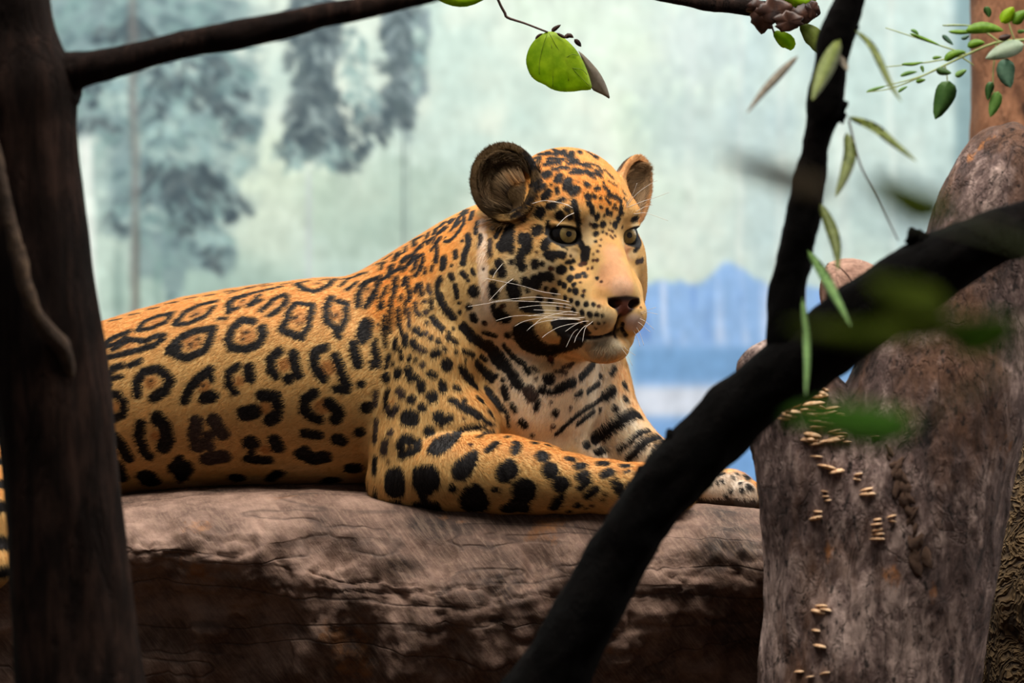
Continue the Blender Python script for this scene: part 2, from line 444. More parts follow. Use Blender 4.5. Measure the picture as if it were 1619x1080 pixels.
st_v, st_f = tube([(1350, 1250, TW - 4, 96), (1340, 1100, TW - 12, 112), (1332, 980, TW - 18, 116), (1322, 850, TW - 24, 110), (1302, 745, TW - 28, 106), (1268, 662, TW - 30, 86), (1222, 598, TW - 34, 56), (1200, 570, TW - 36, 42), (1188, 556, TW - 38, 28), (1184, 551, TW - 38, 8)], 200, 110, 7, 0.016, 41, True, 2.0, octv=6)
mesh_obj('branch_stub', st_v, st_f, BARK, trunk)
nt_ = len(tv)
tb = BVHTree.FromPolygons([tuple(v) for v in tv] + [tuple(v) for v in st_v], tf + [tuple(i + nt_ for i in f) for f in st_f])
# sawn branch end
st_v, st_f = tube([(1470, 560, TW + 10, 60), (1400, 500, TW - 20, 54), (1350, 470, TW - 50, 54), (1330, 472, TW - 60, 52), (1318, 474, TW - 66, 46), (1310, 476, TW - 68, 30)], 44, 40, 4, 0.03, 43)
mesh_obj('sawn_branch', st_v, st_f, wood('pale_wood', srgb(120, 84, 70), srgb(186, 146, 126), srgb(220, 186, 166), 14, 0.8), trunk)
# flaking strip of rotten bark
FL = wood('rotten_bark', srgb(50, 36, 30), srgb(130, 98, 80), srgb(190, 150, 122), 22, 0.9)
def on_trunk(x, y):
    o = np.array([0, -DIST, ZC]); d = P(x, y, TW) - o; d /= np.linalg.norm(d)
    h = tb.ray_cast(Vector(o), Vector(d))
    return h[0], h[1]
def lump_mesh(seed, n=8, m=6):
    r = np.random.default_rng(seed); vs = []; fs = []
    for i in range(m + 1):
        t = math.pi * i / m
        for j in range(n):
            p = 2 * math.pi * j / n
            d = np.array([math.sin(t) * math.cos(p), math.sin(t) * math.sin(p), math.cos(t)])
            k = 1 + 0.75 * (r.random() - 0.5)
            vs.append(d * k)
    for i in range(m):
        for j in range(n):
            fs.append((i * n + j, (i + 1) * n + j, (i + 1) * n + (j + 1) % n, i * n + (j + 1) % n))
    return vs, fs
def lump_data(name, seed, mat):
    v, f = lump_mesh(seed)
    me = bpy.data.meshes.new(name); me.from_pydata([tuple(q) for q in v], [], f); me.update()
    me.polygons.foreach_set('use_smooth', np.ones(len(me.polygons), dtype=bool)); me.materials.append(mat)
    return me
flake = [lump_data('bark_flake', 50 + i, FL) for i in range(3)]
for i in range(26):
    t = i / 25
    x = np.interp(t, [0, .4, 1], [1412, 1436, 1456]) + random.uniform(-9, 9); y = np.interp(t, [0, 1], [720, 892]) + random.uniform(-5, 5)
    h, nrm_ = on_trunk(x, y)
    o = bpy.data.objects.new('bark_flake', flake[i % 3]); COL.objects.link(o); o.parent = trunk
    o.location = h; k = random.uniform(5, 10) * S
    o.scale = (k * random.uniform(0.5, 1.1), k * 0.4, k * random.uniform(0.8, 2.0)); o.rotation_euler = (random.uniform(-0.3, 0.3), random.uniform(-0.7, 0.7), random.uniform(-0.4, 0.4))
# bracket fungi: little half-round shelves
FU = Mat('fungus', 0.8, 0.2)
FU.color(FU.ramp(FU.noise(FU.coord((1, 1, 1)), 3, 4), [(0.3, srgb(176, 128, 92)), (0.55, srgb(218, 178, 138)), (0.75, srgb(238, 212, 182))]))
def shelf_data(seed):
    r = np.random.default_rng(seed); vs = []; fs = []; n = 11
    prof = [(0.15, 0.34), (0.7, 0.26), (1.0, 0.04), (0.92, -0.10), (0.4, -0.20), (0.1, -0.22)]
    wob = 1 + 0.26 * r.normal(size=n)
    for i in range(n):
        a = math.pi * (i / (n - 1)) ; 
        for (rr, z) in prof:
            vs.append((math.cos(a) * rr * 0.5 * (1 + (wob[i] - 1) * rr), -math.sin(a) * rr * 0.55 * (1 + (wob[i] - 1) * rr) + 0.08, z * 0.6 + 0.05 * (wob[i] - 1)))
    m = len(prof)
    for i in range(n - 1):
        for j in range(m - 1):
            fs.append((i * m + j, i * m + j + 1, (i + 1) * m + j + 1, (i + 1) * m + j))
    me = bpy.data.meshes.new('bracket_fungus'); me.from_pydata(vs, [], fs); me.update()
    me.polygons.foreach_set('use_smooth', np.ones(len(me.polygons), dtype=bool)); me.materials.append(FU.m)
    return me
shelves = [shelf_data(70 + i) for i in range(5)]
FUNGI = [(1200, 560, 3.175, '215 185 30 210 215 44 170 260 74 160 285 84 145 305 74 130 325 54 280 170 66 320 180 50 290 195 84 300 215 76 270 250 94 290 265 74 245 280 66 250 300 64 300 300 64 360 270 64 350 290 64 400 300 54 420 310 44 330 325 64 380 330 54 290 345 64 340 355 64 400 350 54 300 370 54 270 410 74 260 435 74 290 450 60 380 390 54 410 405 54 375 435 74 400 420 54 330 440 44 440 445 34 490 365 64 510 375 44 460 360 34 590 420 44 290 515 44 345 570 66 390 590 64 330 690 28 335 715 30 345 735 28 300 790 34 290 825 60 500 605 40 495 630 34 545 680 54 550 705 60 595 830 34 590 855 48 595 885 48 600 905 48 600 930 52 665 815 40 670 840 34'),
         (1100, 540, 2.0, '400 838 34 388 856 44 416 850 34 385 915 30 395 965 32 330 1045 28 410 1050 28 365 1060 24')]
for x0, y0, sc, t in FUNGI:
    v = [float(q) for q in t.split()]
    for i in range(0, len(v), 3):
        h, nn = on_trunk(x0 + v[i] / sc, y0 + v[i + 1] / sc)
        if h is None: continue
        if nn.y > 0: nn = -nn
        o = bpy.data.objects.new('bracket_fungus', shelves[(i // 3) % 5]); COL.objects.link(o); o.parent = trunk
        o.location = h + nn * 0.001
        k = v[i + 2] / sc * S * 1.2
        o.scale = (k, k * 0.9, k * random.uniform(0.55, 0.85))
        o.rotation_euler = (random.uniform(-0.15, 0.15), random.uniform(-0.25, 0.25), math.atan2(nn.x, -nn.y))

# --- rough bark mass at the lower right and the reddish trunk behind
rb = Mat('rough_bark', 0.9, 0.2)
c = rb.coord((1, 1, 0.8)); wob = rb.n('ShaderNodeTexNoise', Scale=9, Detail=4)
rb.l(c, wob.inputs['Vector'])
vv = rb.n('ShaderNodeVectorMath', operation='MULTIPLY_ADD'); vv.inputs[1].default_value = (0.14, 0.14, 0.14)
rb.l(wob.outputs['Color'], vv.inputs[0]); rb.l(c, vv.inputs[2])
net = rb.ramp(rb.math('ABSOLUTE', rb.math('SUBTRACT', rb.noise(vv.outputs[0], 62, 2, 0.5, 0.5), 0.5)), [(0.0, 1.0), (0.16, 0.0)])
rb.color(rb.mix(net, srgb(44, 33, 24), srgb(112, 90, 62)))
rb.bump(net, 1.0, 0.008)
bv, bf = tube([(1700, 1560, 10, 176), (1695, 1200, 10, 168), (1690, 1000, 10, 160), (1688, 850, 10, 138), (1690, 740, 10, 110), (1695, 670, 10, 70), (1700, 645, 10, 20)], 120, 70, 10, 0.02, 51, True, 1.2)
rbk = mesh_obj('rough_stump', bv, bf, rb.m)
tag(rbk, 'stump with netted yellowish brown bark behind the leaning dead trunk', 'stump')
rd = wood('red_trunk', srgb(70, 44, 32), srgb(150, 104, 76), srgb(206, 150, 116), 9, 0.6, (1, 1, 0.5), (0, 0, 0), srgb(58, 40, 30), 0.54)
bv, bf = tube([(1610, 1405, 900, 100), (1606, 900, 900, 92), (1604, 500, 900, 84), (1604, 300, 900, 80), (1606, 210, 900, 78), (1604, 100, 900, 76), (1602, 0, 900, 74), (1606, -200, 900, 78), (1612, -500, 900, 70)], 120, 48, 7, 0.02, 61, True, 3)
rt_ = mesh_obj('reddish_trunk', bv, bf, rd)
tag(rt_, 'reddish brown tree trunk standing by the painted wall', 'tree trunk')
# ================================================================== the jaguar
# body surface: smooth union of limbs and masses, extracted as one continuous mesh
PRIMS = []                                   # (kind, data, blend, group)
def cone(a, b, ra, rb, k=26, g='body'):
    PRIMS.append(('cone', (np.array(a, float), np.array(b, float), ra, rb), k, g))
def ell(c, r, k=26, g='body', ax=None):
    PRIMS.append(('ell', (np.array(c, float), np.array(r, float), np.eye(3) if ax is None else np.array(ax, float)), k, g))
def cut(c, r, k=6, ax=None):
    PRIMS.append(('cut', (np.array(c, float), np.array(r, float), np.eye(3) if ax is None else np.array(ax, float)), k, None))
def cup(c, r, t, ax, lim, k=8, g='ear'):
    PRIMS.append(('cup', (np.array(c, float), r, t, np.array(ax, float), lim), k, g))
def chain(rows, k=26, g='body'):
    for p, q in zip(rows[:-1], rows[1:]):
        cone(U(*p[:3]), U(*q[:3]), p[3], q[3], k, g)

def e_dist(p, c, r, ax):
    q = (p - c) @ ax.T
    k0 = np.linalg.norm(q / r, axis=1); k1 = np.linalg.norm(q / (r * r), axis=1)
    return k0 * (k0 - 1) / np.maximum(k1, 1e-9)
def c_dist(p, a, b, ra, rb):
    ba = b - a; l2 = ba @ ba
    t = np.clip(((p - a) @ ba) / l2, 0, 1)
    return np.linalg.norm(p - a - t[:, None] * ba, axis=1) - (ra + (rb - ra) * t)
def bound(prim):
    kind, a = prim[0], prim[1]
    if kind in ('cone', 'groove'):
        return (a[0] + a[1]) / 2, np.linalg.norm(a[1] - a[0]) / 2 + max(a[2], a[3])
    return a[0], float(np.max(a[1])) + 8
def field(p, want_group=False):
    """signed distance, evaluated per cell of 90 units with only the masses near that cell"""
    p = np.asarray(p, float)
    d = np.full(len(p), 1e3); g = np.zeros(len(p), np.int32)
    B = [bound(q) for q in PRIMS]
    C = np.array([b[0] for b in B]); R = np.array([b[1] for b in B])
    key = np.floor(p / 90.0).astype(np.int64) + 500
    key = (key[:, 0] * 1000 + key[:, 1]) * 1000 + key[:, 2]
    order = np.argsort(key, kind='stable'); ks = key[order]
    cuts = np.concatenate([[0], np.flatnonzero(np.diff(ks)) + 1, [len(ks)]])
    for a, b in zip(cuts[:-1], cuts[1:]):
        sel = order[a:b]; q = p[sel]
        c = (q.min(0) + q.max(0)) / 2; rad = np.linalg.norm(q.max(0) - c)
        near = np.linalg.norm(C - c, axis=1) - R < rad + 45
        if not near.any(): continue
        dd, gg = field_local(q, [PRIMS[i] for i in np.flatnonzero(near)], want_group)
        d[sel] = dd; g[sel] = gg
    return (d, g) if want_group else d
def field_local(p, prims, want_group):
    d = np.full(len(p), 1e3); g = np.zeros(len(p), np.int32)
    for kind, a, k, gr in prims:
        if kind == 'cone': e = c_dist(p, *a)
        elif kind == 'ell': e = e_dist(p, *a)
        elif kind == 'groove': e = None
        elif kind == 'cup':
            c, r, t, ax, lim = a
            q = (p - c) @ ax.T                # ax rows: open axis, side, up ; r = radii
            rr = np.asarray(r, float)
            k0 = np.linalg.norm(q / rr, axis=1); k1 = np.linalg.norm(q / (rr * rr), axis=1)
            sh = np.abs(k0 * (k0 - 1) / np.maximum(k1, 1e-9)) - t
            pl = q[:, 0] - lim
            e = np.maximum(sh, pl)
        if kind in ('cut', 'groove'):
            e = -e_dist(p, *a) if kind == 'cut' else -c_dist(p, *a)
            h = np.clip(0.5 - 0.5 * (d - e) / k, 0, 1)
            d = d + (e - d) * h + k * h * (1 - h)
            continue
        if want_group: g = np.where(e < d, GROUPS.index(gr), g)
        h = np.clip(0.5 + 0.5 * (e - d) / k, 0, 1)
        d = e + (d - e) * h - k * h * (1 - h)
    return d, g
GROUPS = ['body', 'arm', 'far_arm', 'head', 'ear', 'hind']

# trunk and hindquarters (partly behind the foreground tree)
def smooth_chain(rows, n, k=26, g='body'):
    chain(catmull(rows, n), k, g)
smooth_chain([(-60, 690, 200, 112), (70, 668, 170, 130), (190, 645, 148, 139), (320, 620, 128, 152), (440, 608, 108, 159), (560, 602, 90, 166)], 11, 14)
ell(U(40, 700, 90), (120, 80, 105), 40, 'hind')
chain([(-10, 716, 30, 66), (-36, 756, -120, 62), (-46, 820, -268, 56), (-36, 884, -286, 50)], 30, 'hind')
ell(U(-28, 896, -296), (44, 48, 34), 20, 'hind')
chain([(-140, 690, 220, 44), (-230, 760, 230, 34), (-330, 776, 240, 30), (-420, 760, 250, 26)], 20, 'hind')
# withers, neck
smooth_chain([(600, 570, 78, 128), (650, 534, 70, 125), (720, 484, 58, 120), (795, 434, 46, 118)], 7, 20)
chain([(860, 520, 30, 74), (850, 640, 60, 92)], 40)
# chest
ell(U(825, 625, 70), (105, 110, 125), 40)
ell(U(850, 742, 60), (120, 90, 60), 30)
# near arm
ell(U(672, 585, -2), (82, 80, 130), 34, 'arm')
chain([(676, 570, -15, 80), (655, 715, -45, 70), (634, 764, -52, 53)], 14, 'arm')
ell(U(706, 680, -45), (84, 62, 72), 24, 'arm')
chain([(640, 758, -58, 58), (700, 748, -80, 66), (800, 751, -105, 61), (850, 757, -112, 55), (900, 765, -118, 46), (960, 770, -120, 41), (1010, 771, -118, 37), (1035, 778, -112, 36)], 10, 'arm')
for q, (tx, tw) in enumerate(((1066, -140), (1074, -118), (1070, -94), (1056, -76))):
    ell(U(tx, 790, tw), (22, 14, 18), 8, 'arm')
# far arm
ell(U(930, 612, 125), (68, 80, 96), 26, 'far_arm')
chain([(940, 640, 112, 62), (1004, 722, 70, 46), (1060, 745, 50, 36), (1110, 768, 30, 32)], 22, 'far_arm')
ell(U(1148, 777, 24), (48, 42, 36), 14, 'far_arm')
for q, (tx, tw) in enumerate(((1178, -14), (1189, 10), (1188, 34), (1176, 56))):
    ell(U(tx, 785, tw), (20, 14, 24), 8, 'far_arm')

# head frame: F forward, R animal's right (towards the viewer's left), Uu up
PSI = math.radians(33)
HF = np.array([math.sin(PSI), -math.cos(PSI), 0.0])
HR = np.array([-math.cos(PSI), -math.sin(PSI), 0.0])
HU = np.array([0, 0, 1.0])
HA = np.stack([HF, HR, HU])
H0 = U(947, 372, -60)
def H(f, r, u): return H0 + HF * f + HR * r + HU * u
def axes(f, lean=0.0):
    """orthonormal rows with first row along head-frame vector f, rolled by lean"""
    a = HF * f[0] + HR * f[1] + HU * f[2]; a /= np.linalg.norm(a)
    b = np.cross(HU, a); b /= np.linalg.norm(b); c = np.cross(a, b)
    return np.stack([a, b * math.cos(lean) + c * math.sin(lean), c * math.cos(lean) - b * math.sin(lean)])
def hell(c, r, k=18): ell(H(*c), r, k, 'head', HA)
hell((-94, 0, 46), (92, 102, 94), 20)            # cranium
hell((-32, 0, 38), (56, 78, 62), 26)             # forehead
for s in (1, -1):
    hell((-52, 62 * s, -38), (62, 46, 62), 24)   # cheekbone
    hell((-98, 86 * s, -72), (66, 56, 92), 30)   # jaw muscle and ruff
    hell((-10, 44 * s, 36), (24, 34, 16), 22)    # brow
    cone(H(-70, 60 * s, -135), H(14, 25 * s, -158), 45, 27, 22, 'head')   # jaw
    hell((30, 28 * s, -124), (46, 29, 36), 10)   # whisker pad
    hell((0, 40 * s, -95), (44, 32, 44), 18)    # behind the pad
cone(H(-20, 0, -4), H(44, 0, -82), 43, 33, 20, 'head')    # nose bridge
hell((50, 0, -92), (24, 35, 22), 12)             # nose top
hell((56, 0, -108), (14, 30, 16), 8)             # nose leather
hell((20, 0, -178), (36, 37, 23), 4)            # chin
hell((-34, 0, -150), (70, 50, 44), 24)           # under the jaw
# ears
ell(H(-96, 84, 60), (36, 34, 36), 20, 'ear'); ell(H(-96, -80, 56), (36, 34, 36), 20, 'ear')
cup(H(-84, 122, 84), (36, 50, 57), 5.5, axes((0.70, 0.70, 0.10), 0.16), 2, 14)
cup(H(-88, -128, 72), (30, 40, 64), 5.0, axes((0.90, -0.43, 0.10), -0.70), 2, 14)
# eye openings, mouth, nostrils
EYES = []
for s in (1, -1):
    e = H(-16, 56 * s, 0)
    EYES.append((e, s))
    ax = axes((0.86, 0.44 * s, 0.0), -0.10 * s)
    cut(e + ax[0] * 22 - HU * 1.5, (27, 24, 14.5), 4, ax)
    ell(e - ax[0] * 6, (20, 24, 21), 4, 'head', ax)
    ell(e + ax[0] * 11 + HU * 15, (15, 25, 5), 7, 'head', ax)     # upper lid
    ell(e + ax[0] * 9 - HU * 17.5, (13, 23, 4), 7, 'head', ax)      # lower lid
cut(H(72, 0, -142), (24, 1.6, 18), 5, HA)        # cleft below the nose
for s in (1, -1):
    cut(H(68, 18 * s, -108), (10, 11, 7), 4, HA)
# mouth line: a groove traced over the muzzle
def trace(x, y):
    o = np.array([0, -DU, 0.0]); d = U(x, y, 0) - o; d /= np.linalg.norm(d); t = DU - 330.0
    for _ in range(90):
        v = float(field((o + d * t)[None])[0])
        t += max(min(v, 40) * 0.8, 0.3) if v > 0.2 else 0
    return o + d * t
for line in (((984, 512), (982, 519), (972, 526), (956, 531), (936, 534), (918, 533), (900, 528)), ((983, 519), (987, 527), (990, 531))):
    pts = [trace(*q) for q in line]
    for p, q in zip(pts[:-1], pts[1:]):
        PRIMS.append(('groove', (p, q, 2.6, 2.6), 3, None))
MOUTH = pts

def extract(h, blk=6):
    lo = np.array([-1290., -370, -480]); hi = np.array([430., 370, 330])
    nb = np.ceil((hi - lo) / (h * blk)).astype(int)
    H_ = h * blk
    ii = np.stack(np.meshgrid(*[np.arange(n) for n in nb], indexing='ij'), -1).reshape(-1, 3)
    dc = field(lo + (ii + 0.5) * H_)
    act = np.abs(dc) < H_ * 1.05 + 6
    n = nb * blk + 1
    V = np.where(dc < 0, -1.0, 1.0).astype(np.float32).reshape(nb)
    V = V.repeat(blk, 0).repeat(blk, 1).repeat(blk, 2)
    V = np.pad(V, ((0, 1),) * 3, mode='edge')
    off = np.stack(np.meshgrid(*[np.arange(blk + 1)] * 3, indexing='ij'), -1).reshape(-1, 3)
    idx = ii[act] * blk
    flat = np.unique(np.ravel_multi_index((idx[:, None, :] + off[None]).reshape(-1, 3).T, n))
    pts = np.stack(np.unravel_index(flat, n), 1)
    vals = np.empty(len(pts), np.float32)
    for a in range(0, len(pts), 400000):
        vals[a:a + 400000] = field(lo + pts[a:a + 400000] * h)
    V.reshape(-1)[flat] = vals
    inside = V < 0
    # cells with a sign change
    c8 = np.zeros(tuple(n - 1), np.int8)
    for dx in (0, 1):
        for dy in (0, 1):
            for dz in (0, 1):
                c8 += inside[dx:n[0] - 1 + dx, dy:n[1] - 1 + dy, dz:n[2] - 1 + dz]
    cells = np.argwhere((c8 > 0) & (c8 < 8))
    cid = np.full(tuple(n - 1), -1, np.int32)
    cid[tuple(cells.T)] = np.arange(len(cells))
    acc = np.zeros((len(cells), 3)); cnt = np.zeros(len(cells))
    corners = [(a, b, c) for a in (0, 1) for b in (0, 1) for c in (0, 1)]
    for i, ca in enumerate(corners):
        for cb in corners[i + 1:]:
            if sum(abs(ca[q] - cb[q]) for q in range(3)) != 1: continue
            va = V[tuple((cells + ca).T)]; vb = V[tuple((cells + cb).T)]
            m = (va < 0) != (vb < 0)
            t = np.where(m, va / np.where(m, va - vb, 1), 0)
            acc += m[:, None] * (np.array(ca) + t[:, None] * (np.array(cb) - np.array(ca)))
            cnt += m
    vert = lo + (cells + acc / cnt[:, None]) * h
    faces = []
    for ax in range(3):
        o1, o2 = [(1, 2), (2, 0), (0, 1)][ax]
        sl0 = [slice(None)] * 3; sl1 = [slice(None)] * 3
        sl0[ax] = slice(0, n[ax] - 1); sl1[ax] = slice(1, n[ax])
        A = inside[tuple(sl0)]; B = inside[tuple(sl1)]
        e = np.argwhere(A != B)
        ok = (e[:, o1] > 0) & (e[:, o2] > 0) & (e[:, o1] < n[o1] - 1) & (e[:, o2] < n[o2] - 1)
        e = e[ok]; flip = A[tuple(e.T)]
        def cellof(a, b):
            q = e.copy(); q[:, o1] += a; q[:, o2] += b
            return cid[tuple(q.T)]
        f = np.stack([cellof(-1, -1), cellof(0, -1), cellof(0, 0), cellof(-1, 0)], 1)
        f[~flip] = f[~flip][:, ::-1]
        faces.append(f)
    faces = np.concatenate(faces)
    return vert, faces

HRES = 2.1
cv, cf = extract(HRES)
print('JAGUAR', len(cv), len(cf))
